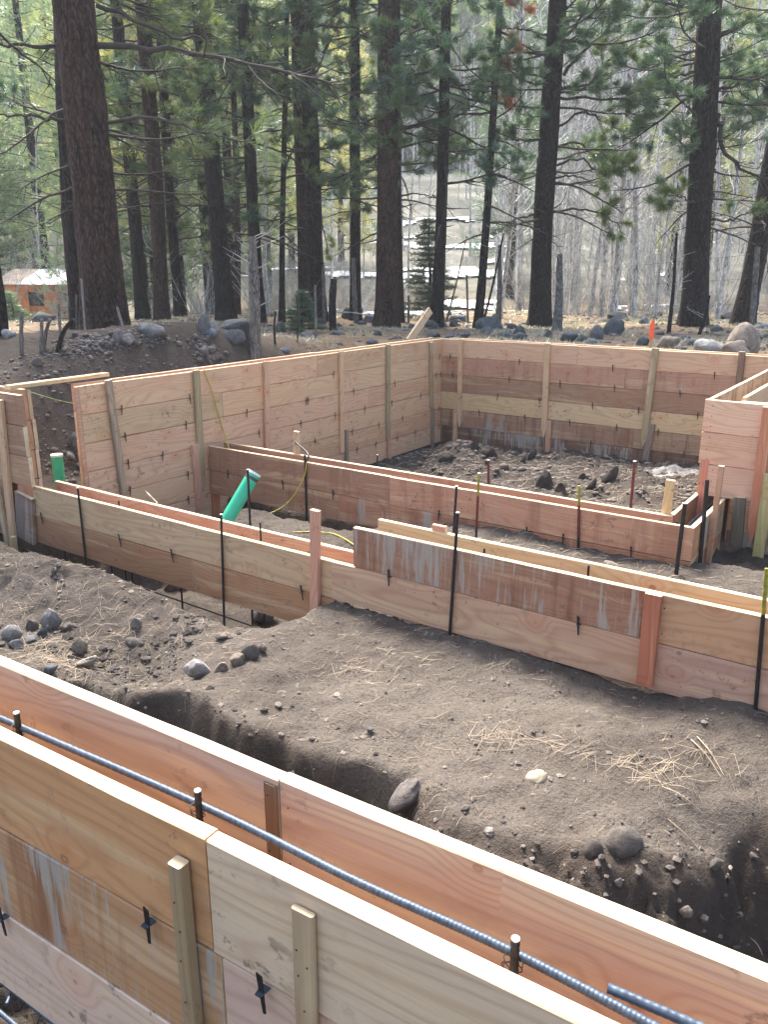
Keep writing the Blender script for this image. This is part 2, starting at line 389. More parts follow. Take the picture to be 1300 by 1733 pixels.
def mat_bark(name, a, b, c, sc=1.0, disp=0.03):
    m = N(name); co = m.coord(); oi = m.n('ShaderNodeObjectInfo')
    off = m.n('ShaderNodeVectorMath', operation='SCALE'); off.inputs[0].default_value = (13.1, 7.3, 21.7); m.l(oi.outputs['Random'], off.inputs['Scale'])
    q = m.n('ShaderNodeVectorMath', operation='ADD'); m.l(co, q.inputs[0]); m.l(off.outputs[0], q.inputs[1]); p = q.outputs[0]
    v = m.n('ShaderNodeTexVoronoi', feature='DISTANCE_TO_EDGE'); m.l(m.vec(p, (9 * sc, 9 * sc, 2.6 * sc)), v.inputs['Vector']); v.inputs['Scale'].default_value = 1
    n = m.noise(m.vec(p, (5, 5, 1.2)), 1.0, 6, 0.65, 0.6); n2 = m.noise(m.vec(p, (30, 30, 12)), 1.0, 4, 0.6)
    col = m.mix(m.ramp(n, (0.36, 0.62)), a, b)
    col = m.mix(m.math('MULTIPLY', m.ramp(n2, (0.46, 0.64)), 0.75), col, c)
    col = m.mix(m.math('MULTIPLY', m.ramp(v.outputs['Distance'], (0.10, 0.0, 0, 1)), 0.45), col, c4(0.008, 0.006, 0.006))
    h = m.math('ADD', m.ramp(v.outputs['Distance'], (0.0, 0.14)), m.math('MULTIPLY', n2, 0.5))
    m.bsdf(col, 0.9, 0.15, bump=h, bstr=0.8, bdist=disp)
    return m.m
def mat_needles(name, a, b, tr):
    m = N(name); geo = m.n('ShaderNodeNewGeometry'); oi = m.n('ShaderNodeObjectInfo')
    p = m.coord()
    f = m.noise(p, 1.1, 3, 0.6)
    f = m.math('ADD', m.math('MULTIPLY', m.ramp(f, (0.35, 0.65)), 0.6), m.math('MULTIPLY', geo.outputs['Random Per Island'], 0.4))
    col = m.mix(f, a, b)
    col = m.mix(m.ramp(oi.outputs['Random'], (0.2, 0.8)), m.mix(1.0, col, c4(0.75, 0.92, 1.25), 'MULTIPLY'), m.mix(1.0, col, c4(1.35, 1.12, 0.75), 'MULTIPLY'))
    dif = m.n('ShaderNodeBsdfDiffuse'); m.l(col, dif.inputs[0])
    t = m.n('ShaderNodeBsdfTranslucent'); m.l(m.mix(1.0, col, c4(1.5, 1.35, 0.8), 'MULTIPLY'), t.inputs[0])
    g = m.n('ShaderNodeBsdfGlossy'); g.inputs['Roughness'].default_value = 0.38; g.inputs['Color'].default_value = c4(0.8, 0.85, 0.9)
    s = m.n('ShaderNodeMixShader'); s.inputs[0].default_value = tr; m.l(dif.outputs[0], s.inputs[1]); m.l(t.outputs[0], s.inputs[2])
    s2 = m.n('ShaderNodeMixShader'); s2.inputs[0].default_value = 0.10; m.l(s.outputs[0], s2.inputs[1]); m.l(g.outputs[0], s2.inputs[2])
    m.l(s2.outputs[0], m.out.inputs[0])
    return m.m
def mat_rock():
    m = N('boulder_rock'); co = m.coord(); oi = m.n('ShaderNodeObjectInfo')
    off = m.n('ShaderNodeVectorMath', operation='SCALE'); off.inputs[0].default_value = (13.1, 7.3, 21.7); m.l(oi.outputs['Random'], off.inputs['Scale'])
    q = m.n('ShaderNodeVectorMath', operation='ADD'); m.l(co, q.inputs[0]); m.l(off.outputs[0], q.inputs[1]); p = q.outputs[0]
    n = m.noise(p, 2.6, 6, 0.65); n2 = m.noise(p, 14, 5, 0.7); n3 = m.noise(p, 60, 3, 0.6)
    base = oi.outputs['Color']
    col = m.mix(m.ramp(n, (0.4, 0.65)), base, m.mix(1.0, base, c4(1.7, 1.65, 1.6), 'MULTIPLY'))
    col = m.mix(m.math('MULTIPLY', m.ramp(n2, (0.50, 0.66)), 0.6), col, m.mix(1.0, base, c4(0.45, 0.45, 0.45), 'MULTIPLY'))
    col = m.mix(m.math('MULTIPLY', m.ramp(n3, (0.60, 0.7)), 0.5), col, c4(0.36, 0.36, 0.34))
    m.bsdf(col, 0.85, 0.25, bump=m.math('ADD', n2, m.math('MULTIPLY', n3, 0.4)), bstr=0.7, bdist=0.04)
    return m.m
def mat_plain(name, col, rough=0.6, metal=0.0, spec=0.4, var=0.25, sc=20.0, bump=0.2):
    m = N(name); p = m.coord(); n = m.noise(p, sc, 5, 0.65)
    dk = tuple(x * (1 - var) for x in col[:3]) + (1,); lt = tuple(min(1, x * (1 + var)) for x in col[:3]) + (1,)
    c = m.mix(m.ramp(n, (0.35, 0.65)), dk, lt)
    r = m.math('MULTIPLY_ADD', n, 0.3, rough - 0.15)
    m.bsdf(c, r, spec, metal, bump=n, bstr=bump, bdist=0.003)
    return m.m

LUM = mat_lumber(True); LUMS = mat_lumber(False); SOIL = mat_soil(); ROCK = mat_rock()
BARK_DARK = mat_bark('dark_pine_bark', c4(0.010, 0.008, 0.0075), c4(0.024, 0.018, 0.016), c4(0.060, 0.046, 0.039))
BARK_RED = mat_bark('reddish_pine_bark', c4(0.018, 0.012, 0.010), c4(0.055, 0.030, 0.022), c4(0.105, 0.066, 0.050))
BARK_GREY = mat_bark('grey_weathered_bark', c4(0.10, 0.09, 0.082), c4(0.17, 0.155, 0.14), c4(0.24, 0.23, 0.21), 1.6, 0.01)
BARK_ASPEN = mat_bark('pale_aspen_bark', c4(0.46, 0.46, 0.45), c4(0.72, 0.72, 0.70), c4(0.14, 0.13, 0.125), 0.8, 0.004)
TWIG = mat_plain('grey_twigs', (0.38, 0.38, 0.36), 0.85, var=0.35, sc=3)
DEADTWIG = mat_plain('dark_dead_limbs', (0.045, 0.036, 0.031), 0.9, var=0.4, sc=3)
NEEDLE = mat_needles('pine_needles', c4(0.050, 0.10, 0.045), c4(0.11, 0.19, 0.08), 0.45)
NEEDLE_PALE = mat_needles('sunny_pine_needles', c4(0.15, 0.21, 0.10), c4(0.34, 0.40, 0.19), 0.5)
NEEDLE_DARK = mat_needles('dark_fir_needles', c4(0.018, 0.036, 0.020), c4(0.035, 0.065, 0.035), 0.25)
NEEDLE_DEAD = mat_needles('dead_orange_needles', c4(0.30, 0.13, 0.045), c4(0.45, 0.24, 0.09), 0.40)
STEEL = mat_plain('black_steel', (0.022, 0.020, 0.021), 0.5, 0.3, var=0.4, sc=60)
REBARM = mat_plain('blue_grey_rebar_steel', (0.050, 0.068, 0.095), 0.5, 0.35, var=0.25, sc=90)
CUTSTEEL = mat_plain('cut_bright_steel', (0.72, 0.74, 0.78), 0.4, 0.3, var=0.1, sc=90)
REDPAINT = mat_plain('dark_red_painted_steel', (0.13, 0.022, 0.022), 0.5, 0.1, var=0.3, sc=40)
YELPAINT = mat_plain('yellow_green_paint', (0.24, 0.23, 0.035), 0.5, 0.0, var=0.35, sc=30)
PIPEG = mat_plain('green_pvc', (0.03, 0.45, 0.25), 0.38, 0.0, 0.5, var=0.10, sc=5, bump=0.05)
CAPW = mat_plain('white_pipe_cap', (0.72, 0.78, 0.78), 0.4, 0.0, 0.5, var=0.06, sc=5, bump=0.02)
PIPEGREY = mat_plain('grey_rubber_sleeve', (0.06, 0.065, 0.062), 0.6, 0.0, var=0.2)
CORDY = mat_plain('yellow_air_hose', (0.46, 0.36, 0.05), 0.5, 0.0, var=0.2, sc=30)
CORDB = mat_plain('black_hose_end', (0.02, 0.02, 0.02), 0.5, 0.0)
STRING = mat_plain('lime_string', (0.55, 0.70, 0.22), 0.7, 0.0, var=0.1)
ORANGE = mat_plain('orange_flagging', (0.85, 0.11, 0.03), 0.55, 0.0, var=0.12, sc=12)
CONC = mat_plain('blue_grey_concrete', (0.27, 0.31, 0.36), 0.9, 0.0, var=0.2, sc=40)
SNOWM = mat_plain('old_snow', (0.80, 0.83, 0.88), 0.6, 0.0, var=0.08, sc=3)
NEEDLESTRAW = mat_plain('dry_pine_straw', (0.36, 0.285, 0.20), 0.8, 0.0, var=0.4, sc=6)
SAWDUST = mat_plain('pale_sawdust', (0.27, 0.23, 0.165), 0.95, 0.0, var=0.15, sc=80, bump=0.9)
STONEM = mat_plain('small_stones', (0.145, 0.122, 0.102), 0.9, 0.0, var=0.45, sc=6, bump=0.6)
GRASSM = mat_needles('dry_grass_blades', c4(0.36, 0.28, 0.16), c4(0.50, 0.42, 0.26), 0.3)
TIN = mat_plain('corrugated_tin', (0.72, 0.75, 0.77), 0.45, 0.2, var=0.10, sc=4)
RUST = mat_plain('rusty_tin', (0.58, 0.46, 0.36), 0.6, 0.2, var=0.25, sc=3)
CABW = mat_plain('orange_cabin_boards', (0.62, 0.19, 0.04), 0.6, 0.0, var=0.28, sc=5)
CABTRIM = mat_plain('amber_cabin_trim', (0.58, 0.28, 0.08), 0.6, 0.0, var=0.15, sc=5)
GLASSD = mat_plain('dark_window_glass', (0.02, 0.022, 0.022), 0.12, 0.0, 0.6, var=0.1)

# ------------------------------------------------------------------ the ground
def axis(a, b, step, far_lo, far_hi, grow=1.045):
    mid = list(np.arange(a, b + 1e-6, step)); lo = []; s = step; x = a
    while x > far_lo: s = min(s * grow, 8.0); x -= s; lo.append(x)
    hi = []; s = step; x = mid[-1]
    while x < far_hi: s = min(s * grow, 8.0); x += s; hi.append(x)
    return np.array(lo[::-1] + mid + hi)
gx = axis(-7.3, 0.3, 0.024, -420, 420); gy = axis(1.2, 7.0, 0.024, -30, 520, 1.03)
X, Y = np.meshgrid(gx, gy); Z = height(X, Y)
nx, ny = len(gx), len(gy)
V = np.stack([X, Y, Z], -1).reshape(-1, 3)
i = np.arange(nx - 1)[None, :] + (np.arange(ny - 1) * nx)[:, None]
Fq = np.stack([i, i + 1, i + nx + 1, i + nx], -1).reshape(-1, 4)
G = Geo(); G.add(V, Fq)
me = G.mesh('ground', SOIL, True)
ins, cxx, cyy, apr = masks(X, Y)
gg = lambda a, b, sa, sb: np.exp(-((X - a) / sa) ** 2 - ((Y - b) / sb) ** 2)
pile = np.clip(1.5 * gg(-9.5, 7.9, 1.5, 2.0) + 1.4 * gg(-10.6, 6.3, 1.8, 1.4) + apr, 0, 1)
duff = (1 - ins) * (1 - pile)
ye = np.interp(X, EDGE_X, EDGE_Y)
damp = ins * ss(0.0, 0.12, ye - Y) * 0.75 + (1 - ins) * pile * 0.6 + ins * ss(6.6, 6.9, Y) * 0.6
damp = damp + ins * ss(3.75, 3.95, Y) * ss(4.35, 4.2, Y) * ss(-3.4, -3.8, X) * 0.35 + ins * 0.25 * ss(4.3, 4.5, Y) * ss(6.6, 6.4, Y)
damp = damp + ins * ss(-3.9, -4.6, X) * ss(4, 3.7, Y) * 0.25
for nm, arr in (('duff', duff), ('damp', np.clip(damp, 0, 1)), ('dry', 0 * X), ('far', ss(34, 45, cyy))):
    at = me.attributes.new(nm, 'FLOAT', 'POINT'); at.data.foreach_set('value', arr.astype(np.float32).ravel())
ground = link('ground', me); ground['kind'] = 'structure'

# old snow lying on the foot of the hillside
def snow_sheet():
    ax = np.arange(-9, 26, 0.22); ay = np.arange(30, 66, 0.22)
    CX, CY = np.meshgrid(ax, ay); SXX, SYY = site_xy(CX, CY)
    m = fbm(CX / 5.5, CY / 2.2, 4, 91, 0.6) + 0.20 * np.exp(-((CX - (1.5 + (CY - 33) * 0.18)) / 4.5) ** 2) - 0.10 - 0.14 * ss(45, 62, CY) - 0.2 * ss(8, 20, CX)
    m = m - 0.25 * ss(0.02, -0.03, CX / CY) - 0.22 * ss(0.13, 0.20, CX / CY)
    m = m * ss(30, 32, CY) - 0.05 * (1 - ss(30, 32, CY))
    zz = height(SXX, SYY) + np.clip(m, -0.05, 0.12) * 1.2
    m = m - 0.075; ok = m > -0.02
    n0, n1 = CX.shape
    idx = np.arange(n1 - 1)[None, :] + (np.arange(n0 - 1) * n1)[:, None]
    q = np.stack([idx, idx + 1, idx + n1 + 1, idx + n1], -1).reshape(-1, 4)
    okf = ok.ravel()[q].all(1); q = q[okf]
    used = np.unique(q); remap = np.full(n0 * n1, -1); remap[used] = np.arange(len(used))
    VV = np.stack([SXX, SYY, zz], -1).reshape(-1, 3)[used]
    g = Geo(); g.add(VV, remap[q]); o = link('snow', g.mesh('snow', SNOWM, True)); o['kind'] = 'structure'
snow_sheet()

# ------------------------------------------------------------------ lumber
_lum = {}
def lumber_mesh(L, t, wd, kind='board', seed=0):
    """lumber lying along x from 0 to L, thickness t in y (0..t), width wd in z (centred)"""
    key = (round(L, 2), t, wd, kind, seed)
    if key in _lum: return _lum[key]
    rng = np.random.default_rng(seed * 7919 + int(L * 100)); n = max(2, int(L / 0.25) + 1)
    c = 0.0035
    sec = np.array([[c, -wd / 2], [t - c, -wd / 2], [t, -wd / 2 + c], [t, wd / 2 - c], [t - c, wd / 2], [c, wd / 2], [0, wd / 2 - c], [0, -wd / 2 + c]])
    xs = np.linspace(0, L, n); amp = 0.0016 if kind in ('board', 'low') else 0.0010
    wob = np.cumsum(rng.normal(0, amp * 0.5, (n, 2)), 0); wob -= wob.mean(0); wob = np.clip(wob, -amp * 2, amp * 2)
    V = []
    for k, x in enumerate(xs):
        s = sec.copy()
        s[:, 0] += wob[k, 0]; s[:, 1] += wob[k, 1]
        s = s + rng.normal(0, 0.0005, s.shape)
        V.append(np.column_stack([np.full(8, x), s]))
    if kind == 'pointed':       # stake tip cut to a point
        tip = V[-1].copy(); tip[:, 2] *= 0.16; tip[:, 0] += wd * 1.5; V[-1][:, 0] -= 0.0; V.append(tip); n += 1
    V = np.concatenate(V); k = np.arange(8); k2 = (k + 1) % 8; b = (np.arange(n - 1) * 8)[:, None]
    Fs = np.stack([b + k, b + k2, b + 8 + k2, b + 8 + k], -1).reshape(-1, 4)
    g = Geo(); g.add(V, Fs[:, ::-1]); g.F.append(np.array([k])); g.M.append(0); g.F.append(np.array([(n - 1) * 8 + k[::-1]])); g.M.append(0)
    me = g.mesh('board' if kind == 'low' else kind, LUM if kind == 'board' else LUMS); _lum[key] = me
    return me
PINK = (0.52, 0.36, 0.25); SALM = (0.45, 0.275, 0.205); TAN = (0.49, 0.36, 0.235); YEL = (0.51, 0.40, 0.24)
BRN = (0.30, 0.185, 0.125); DBRN = (0.155, 0.10, 0.075); GRY = (0.21, 0.18, 0.155); OCH = (0.37, 0.225, 0.115); WHT = (0.47, 0.39, 0.28); ORG = (0.44, 0.20, 0.09)
REDP = (0.36, 0.145, 0.09); GRN = (0.30, 0.255, 0.165); MBRN = (0.38, 0.235, 0.165)
def jit(c, a, rng, s=0.05):
    f = 1 + rng.uniform(-s, s)
    return tuple(min(1, x * f * (1 + rng.uniform(-s * .5, s * .5))) for x in c) + (a,)
def board(par, x0, x1, y, ztop, h=0.2826, t=0.038, col=PINK, cem=0.0, seed=0, tilt=0.0, label=None):
    rng = random.Random(seed * 31 + int(x0 * 100) + int(ztop * 1000))
    nm = par.name.split('.')[0]
    low = ztop < -0.05 if nm == 'wall_formwork' else (ztop < -1.0 or (par is globals().get('wm') and y < .1 and ztop == ZT2 and x0 > 3.5))  # lower rows go without the painted sunlit edge colour
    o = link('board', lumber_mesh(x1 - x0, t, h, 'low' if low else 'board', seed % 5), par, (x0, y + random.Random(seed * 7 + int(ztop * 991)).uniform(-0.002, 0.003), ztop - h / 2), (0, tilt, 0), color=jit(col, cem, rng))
    if label: o['label'] = label
    return o
def stake(par, x0, z0, x1, z1, yface, w=0.088, t=0.038, col=TAN, cem=0.0, pointed=False, label=None, name='stake', seed=0):
    """stake nailed on the face y = yface, from its top (x0, z0) to its foot (x1, z1)"""
    L = math.hypot(x1 - x0, z1 - z0); ang = math.atan2(-(z1 - z0), x1 - x0)
    rng = random.Random(int(x0 * 977) + seed)
    Lm = L - (w * 1.5 if pointed else 0)
    o = link(name, lumber_mesh(Lm, t, w, 'pointed' if pointed else 'stake', seed), par, (x0, yface - t - 0.003, z0), (0, ang, 0), color=jit(col, cem, rng))
    if label: o['label'] = label
    return o
def tie_mesh():
    g = Geo()
    # wedge: tapered plate, long axis z, stands on the face (front is -y)
    a, b, th = 0.011, 0.005, 0.004
    V = [[-a, -0.026, 0.055], [a, -0.026, 0.050], [a, -0.026 + th, 0.050], [-a, -0.026 + th, 0.055], [-b + .004, -0.020, -0.065], [b + .004, -0.020, -0.065], [b + .004, -0.020 + th, -0.065], [-b + .004, -0.020 + th, -0.065]]
    g.add(V, [[0, 1, 5, 4], [1, 2, 6, 5], [2, 3, 7, 6], [3, 0, 4, 7], [0, 3, 2, 1], [4, 5, 6, 7]])
    # flat tie end poking through the joint
    V = [[-0.010, -0.036, 0.0015], [0.012, -0.036, 0.0015], [0.017, 0.0, 0.0015], [-0.017, 0.0, 0.0015], [-0.010, -0.036, -0.0015], [0.012, -0.036, -0.0015], [0.017, 0, -0.0015], [-0.017, 0, -0.0015]]
    g.add(V, [[0, 1, 2, 3], [4, 7, 6, 5], [0, 4, 5, 1], [1, 5, 6, 2], [3, 2, 6, 7], [0, 3, 7, 4]], 1)
    return g.mesh('form_tie', [STEEL, REBARM])
TIE = tie_mesh()
def tie(par, x, z, y=0.0, s=1.0):
    return link('form_tie', TIE, par, (x, y, z), (0, random.Random(int(x * 500)).uniform(-.12, .12), 0), (s * 0.8, 0.8, s * 1.0))

R = random.Random(4)
# ---- long wall on the left (plane x = -6.97), local x runs away from the camera
XA = -6.97; YA0 = 4.80
wa = thing('wall_formwork', 'long tall board wall form running away from the left opening to the far corner', 'formwork', (XA, YA0, 0), math.pi / 2, 'timber foundation forms')
LA = 11.72 - YA0
rowsA = [(PINK, 0), (TAN, 0), (PINK, 0), (PINK, 0.0), (PINK, 0.0), (PINK, 0.0)]
joints = [3.66, 1.9, 4.85, 3.66, 1.9, 4.85]
TAN2 = (0.46, 0.31, 0.20)
for r, ((c, a), j) in enumerate(zip(rowsA, joints)):
    board(wa, 0, j - 0.002, 0, -0.288 * r, col=c, cem=a, seed=r)
    board(wa, j + 0.002, LA - 0.002, 0, -0.288 * r, col=(c if r % 2 else TAN2), cem=a, seed=r + 7)
board(wa, 0.10, 3.9, 0.238, 0, col=SALM, seed=3); board(wa, 3.904, LA + 0.1, 0.238, 0, col=TAN, seed=4)
for r in range(1, 6): board(wa, 0.10, LA + 0.1, 0.238, -0.288 * r, col=PINK, seed=r + 2)
board(wa, -0.045, -0.006, 0.0, 0.0, h=1.72, col=SALM, t=0.03, seed=2).name = 'end_strip'
def loc_a(px, py): p = on_x(px, py, XA); return p[1] - YA0, p[2]
def loc_b(px, py, y, x0): p = on_y(px, py, y); return p[0] - x0, p[2]
def stake_a(t, b, **k): (x0, z0), (x1, z1) = loc_a(*t), loc_a(*b); return stake(wa, x0, z0, x1, z1, 0, **k)
stake_a((180, 643), (207, 838), col=GRY, w=0.075, label='weathered grey stake nailed on near the open end', seed=1)
stake_a((329, 626), (341, 832), col=GRN, w=0.085, pointed=True, label='greenish stake with a pointed foot hanging down the wall', seed=2)
stake_a((327, 752), (336, 862), col=SALM, w=0.10, seed=3)
stake_a((358, 768), (364, 875), col=REDP, w=0.11, seed=4, label='short reddish stake against the low cross form')
stake_a((448, 611), (450, 760), col=SALM, w=0.088, seed=5)
stake_a((575, 594), (577, 765), col=TAN, w=0.075, seed=6)
stake_a((584, 727), (585, 790), col=GRY, w=0.06, seed=7)
stake_a((655, 583), (655, 745), col=GRN, w=0.085, seed=8)
stake_a((656, 720), (657, 783), col=SALM, w=0.08, seed=8)
stake_a((728, 579), (729, 690), col=GRN, w=0.085, seed=9)
stake_a((731, 690), (730, 762), col=GRY, w=0.07, seed=10)
for px, py in [(204, 696), (320, 675 + 3), (210, 738), (416, 698), (517, 681 + 5), (563, 636), (215, 783), (273, 769), (313, 720), (437, 732), (520, 681), (508, 718), (566, 703), (597, 665), (616, 694), (532, 747), (595, 732), (635, 752), (640, 721), (218, 830), (316, 802), (317, 845), (603, 765), (743, 605), (745, 635), (711, 671), (667, 650), (662, 683), (680, 711), (671, 742), (737, 636), (702, 737), (742, 695), (742, 722)]:
    x, z = loc_a(px, py); k = round(-z / 0.288)
    if 0 < x < LA and 1 <= k <= 5: tie(wa, x, -0.288 * k, s=0.9)

# ---- far wall (plane y = 11.72)
XB = -6.97
wb = thing('wall_formwork', 'long tall board wall form across the far side of the dig', 'formwork', (XB, 11.72, 0), 0, 'timber foundation forms')
rowsB = [(PINK, 0.0), (MBRN, 0.42), (BRN, 0.15), (YEL, 0.05), (BRN, 0.75), (DBRN, 0.85)]
jb = [2.35, 3.1, 4.3, 1.9, 3.3, 5.0]
for r, ((c, a), j) in enumerate(zip(rowsB, jb)):
    board(wb, 0, j - 0.002, 0, -0.288 * r, col=c, cem=a, seed=r + 11)
    board(wb, j + 0.002, 8.2, 0, -0.288 * r, col=((0.31, 0.22, 0.145) if r == 4 else c), cem=a, seed=r + 18)
board(wb, 0.0, 4.6, 0.238, 0, col=PINK, seed=3); board(wb, 4.604, 8.2, 0.238, 0, col=PINK, seed=4)
for r in range(1, 6): board(wb, 0.0, 8.2, 0.238, -0.288 * r, col=TAN, seed=r + 2)
def stake_b(t, b, **k): (x0, z0), (x1, z1) = loc_b(*t, 11.72, XB), loc_b(*b, 11.72, XB); return stake(wb, x0, z0, x1, z1, 0, **k)
stake_b((781, 574), (779, 722), col=TAN, w=0.078, pointed=True, seed=1)
stake_b((773, 681), (771, 752), col=TAN, w=0.07, seed=2)
stake_b((928, 581), (922, 740), col=TAN, w=0.09, pointed=True, seed=3)
stake_b((931, 712), (928, 770), col=MBRN, w=0.09, seed=4)
stake_b((1111, 589), (1090, 755), col=GRN, w=0.095, pointed=True, seed=5)
stake_b((1105, 717), (1094, 778), col=GRY, w=0.095, seed=6)
stake_b((1258, 595), (1252, 650), col=DBRN, w=0.085, seed=7)
for px, py in [(763, 602), (880, 612), (767, 634), (863, 641), (949, 652), (843, 668), (914, 676), (812, 697), (890, 700), (965, 715), (1038, 624), (1041, 657), (949, 648), (1004, 686), (1082, 693), (965, 717), (1045, 724), (1115, 731), (1210, 640), (1152, 667), (1182, 704), (1001, 752), (1158, 772)]:
    x, z = loc_b(px, py, 11.72, XB); k = round(-z / 0.288)
    if 0 < x and 1 <= k <= 5: tie(wb, x, -0.288 * k, s=0.9)

# ---- middle form (plane y = 4.17), two to three boards, stepping down to the left
XM = -7.0; YM = 4.17; ZT1 = -0.576; ZT2 = -0.864; ZT3 = -1.152
wm = thing('footing_formwork', 'low double board form crossing the middle of the dig with a step in its top', 'formwork', (XM, YM, 0), 0, 'timber foundation forms')
def lm(px, py, y=YM): return loc_b(px, py, y, XM)
xs = lm(598, 890)[0]; xe = 7.6; xp = lm(1119, 1000)[0]
o = board(wm, xs, xp - 0.003, 0, ZT1, col=(0.29, 0.175, 0.12), cem=0.95, seed=31, label='brown board streaked with grey dried cement')
board(wm, xp + 0.003, xe, 0, ZT1, col=(0.40, 0.27, 0.17), seed=32)
board(wm, 0.05, xs - 0.2, 0, ZT2, col=(0.45, 0.325, 0.22), seed=33); board(wm, xs - 0.196, xp - 0.02, 0, ZT2, col=(0.44, 0.30, 0.22), seed=34); board(wm, xp - 0.016, xe, 0, ZT2, col=(0.38, 0.27, 0.215), seed=30)
board(wm, -0.3, 2.2, 0, ZT3, col=(0.31, 0.18, 0.105), seed=36); board(wm, 2.204, lm(565, 1040)[0], 0, ZT3, col=(0.34, 0.21, 0.12), seed=37)
xi = lm(640, 876, YM + .238)[0]; zi = YM + 0.238
board(wm, xi, xe, 0.238, ZT1, col=YEL, seed=38, label='long yellowish board with a rounded left end')
board(wm, lm(92, 816, zi)[0], lm(592, 926, zi)[0] + 0.6, 0.238, ZT2, col=(0.45, 0.27, 0.195), seed=39)
board(wm, lm(92, 816, zi)[0] + .6, xe, 0.238, ZT3, col=SALM, seed=40)
board(wm, lm(592, 926, zi)[0] + 0.61, xe, 0.238, ZT2, col=YEL, seed=41)
(x0, z0), (x1, z1) = lm(537, 862), lm(537, 1043); stake(wm, x0, z0, x1, z1, 0, w=0.075, col=SALM, seed=1, label='tall pinkish stake rising above the board tops')
(x0, z0), (x1, z1) = lm(1110, 1003), lm(1094, 1155); stake(wm, x0, z0, x1, z1, 0, w=0.088, col=REDP, seed=2, label='short salmon red stake over the board joint')
g0 = lm(43, 836); g1 = lm(46, 912); stake(wm, g0[0] + .02, g0[1], g1[0] + .02, g1[1], -0.001, w=0.275, t=0.04, col=(0.20, 0.17, 0.16), cem=0.5, seed=3, name='scab_board', label='grey cement-stained board nailed on upright')
for px, py in [(73, 882), (205, 918), (293, 937), (513, 1008), (660, 972), (981, 1052)]:
    x, z = lm(px, py); k = round((z - ZT1) / -0.288)
    tie(wm, x, ZT1 - 0.288 * k)
# offcut lying on the yellowish board
p = on_y(742, 889, YM + .238)
o = tag(link('wood_offcut', lumber_mesh(0.10, 0.03, 0.045, 'stake', 1), None, (p[0] - .05, YM + .242, ZT1 + .021), color=SALM + (0,)), 'small reddish wood offcut lying on the yellowish board top', 'offcut')

# ---- tall end of the wall form at the left edge of the picture
wl = thing('wall_formwork', 'tall stepped end of a board form at the left edge before the opening', 'formwork', (-7.0, 4.13, 0), 0, 'timber foundation forms')
ll = lambda px, py: loc_b(px, py, 4.13, -7.0)
ends = [ll(32, 671)[0], ll(38, 722)[0], ll(47, 774)[0]]
cols = [(BRN, 0.35), (BRN, 0.6), (MBRN, 0.15)]
for r, (e, (c, a)) in enumerate(zip(ends, cols)):
    board(wl, -3.0, e, 0, -0.288 * r, col=c, cem=a, seed=50 + r)
for r in range(3, 5): board(wl, -3.0, -0.32 - .02 * r, 0, -0.288 * r, col=BRN, cem=.4, seed=53 + r)
for r, (px_, py_) in enumerate(((50, 700), (58, 750), (62, 790), (66, 825), (66, 850))):
    e = loc_b(px_, py_, 4.37, -7.0)[0]
    board(wl, -3.0, e, 0.238, -0.288 * r, col=(MBRN if r else TAN), seed=58 + r)
    link('end_block', lumber_mesh(0.278, 0.2, 0.038, 'stake', r), wl, (e - 0.02, 0.036, -0.288 * r), (0, math.pi / 2, 0), color=jit((0.46, 0.26, 0.16), 0, R))
(x0, z0), (x1, z1) = ll(2, 672), ll(32, 940); stake(wl, x0, z0 - .02, x1 - .05, z1, 0, w=0.088, col=TAN, seed=2)
(x0, z0), (x1, z1) = ll(-2, 822), ll(20, 940); stake(wl, x0, z0, x1, z1, 0, w=0.06, col=WHT, seed=3)
(x0, z0), (x1, z1) = ll(33, 905), ll(37, 945); stake(wl, x0, z0, x1, z1, -0.05, w=0.05, col=YEL, seed=4)
# brace lying across the opening
a = on_z(12, 660, 0.02); b = on_z(180, 637, 0.02)
L = float(np.hypot(*(b - a)[:2])); o = link('spreader_plank', lumber_mesh(L, 0.038, 0.088, 'stake', 2), None, (a[0], a[1], 0.024), (math.pi / 2, 0, math.atan2(b[1] - a[1], b[0] - a[0])), color=YEL + (0,))
tag(o, 'narrow yellow plank laid across the opening between the two left forms', 'plank')

# ---- low L shaped form across the middle, right end turning away
X2 = -6.93; Y2 = 6.40; Z2 = -0.864
w2 = thing('footing_formwork', 'low L-shaped double board form behind the leaning green pipe, meeting the tall block', 'formwork', (X2, Y2, 0), 0, 'timber foundation forms')
XR = -1.46 - X2
board(w2, 0.0, 2.55, 0, Z2, col=BRN, cem=0.35, seed=61); board(w2, 2.553, XR, 0, Z2, col=MBRN, cem=0.5, seed=62)
board(w2, 0.0, 1.9, 0, Z2 - 0.288, col=BRN, cem=0.4, seed=63); board(w2, 1.904, XR, 0, Z2 - 0.288, col=(0.31, 0.17, 0.11), cem=0.55, seed=64)
board(w2, 0.0, 3.1, 0.238, Z2, col=MBRN, cem=0.2, seed=65); board(w2, 3.104, XR - 0.24, 0.238, Z2, col=MBRN, cem=0.1, seed=66)
board(w2, 0.0, XR - 0.24, 0.238, Z2 - 0.288, col=BRN, cem=0.2, seed=67)
def side_board(y0, y1, x, ztop, **k):
    rng = random.Random(int(y0 * 10)); c = k.get('col', BRN)
    return link('board', lumber_mesh(y1 - y0, 0.038, 0.284, 'board', 2), w2, (x, y0, ztop - 0.142), (0, 0, math.pi / 2), color=jit(c, k.get('cem', 0), rng))
side_board(0.04, 1.05, XR, Z2, col=OCH, cem=0.9); side_board(0.04, 1.05, XR, Z2 - 0.288, col=(0.28, 0.17, 0.11), cem=0.1)
side_board(0.28, 1.40, XR - 0.238, Z2, col=DBRN, cem=0.5); side_board(0.28, 1.40, XR - 0.238, Z2 - 0.288, col=DBRN, cem=0.3)
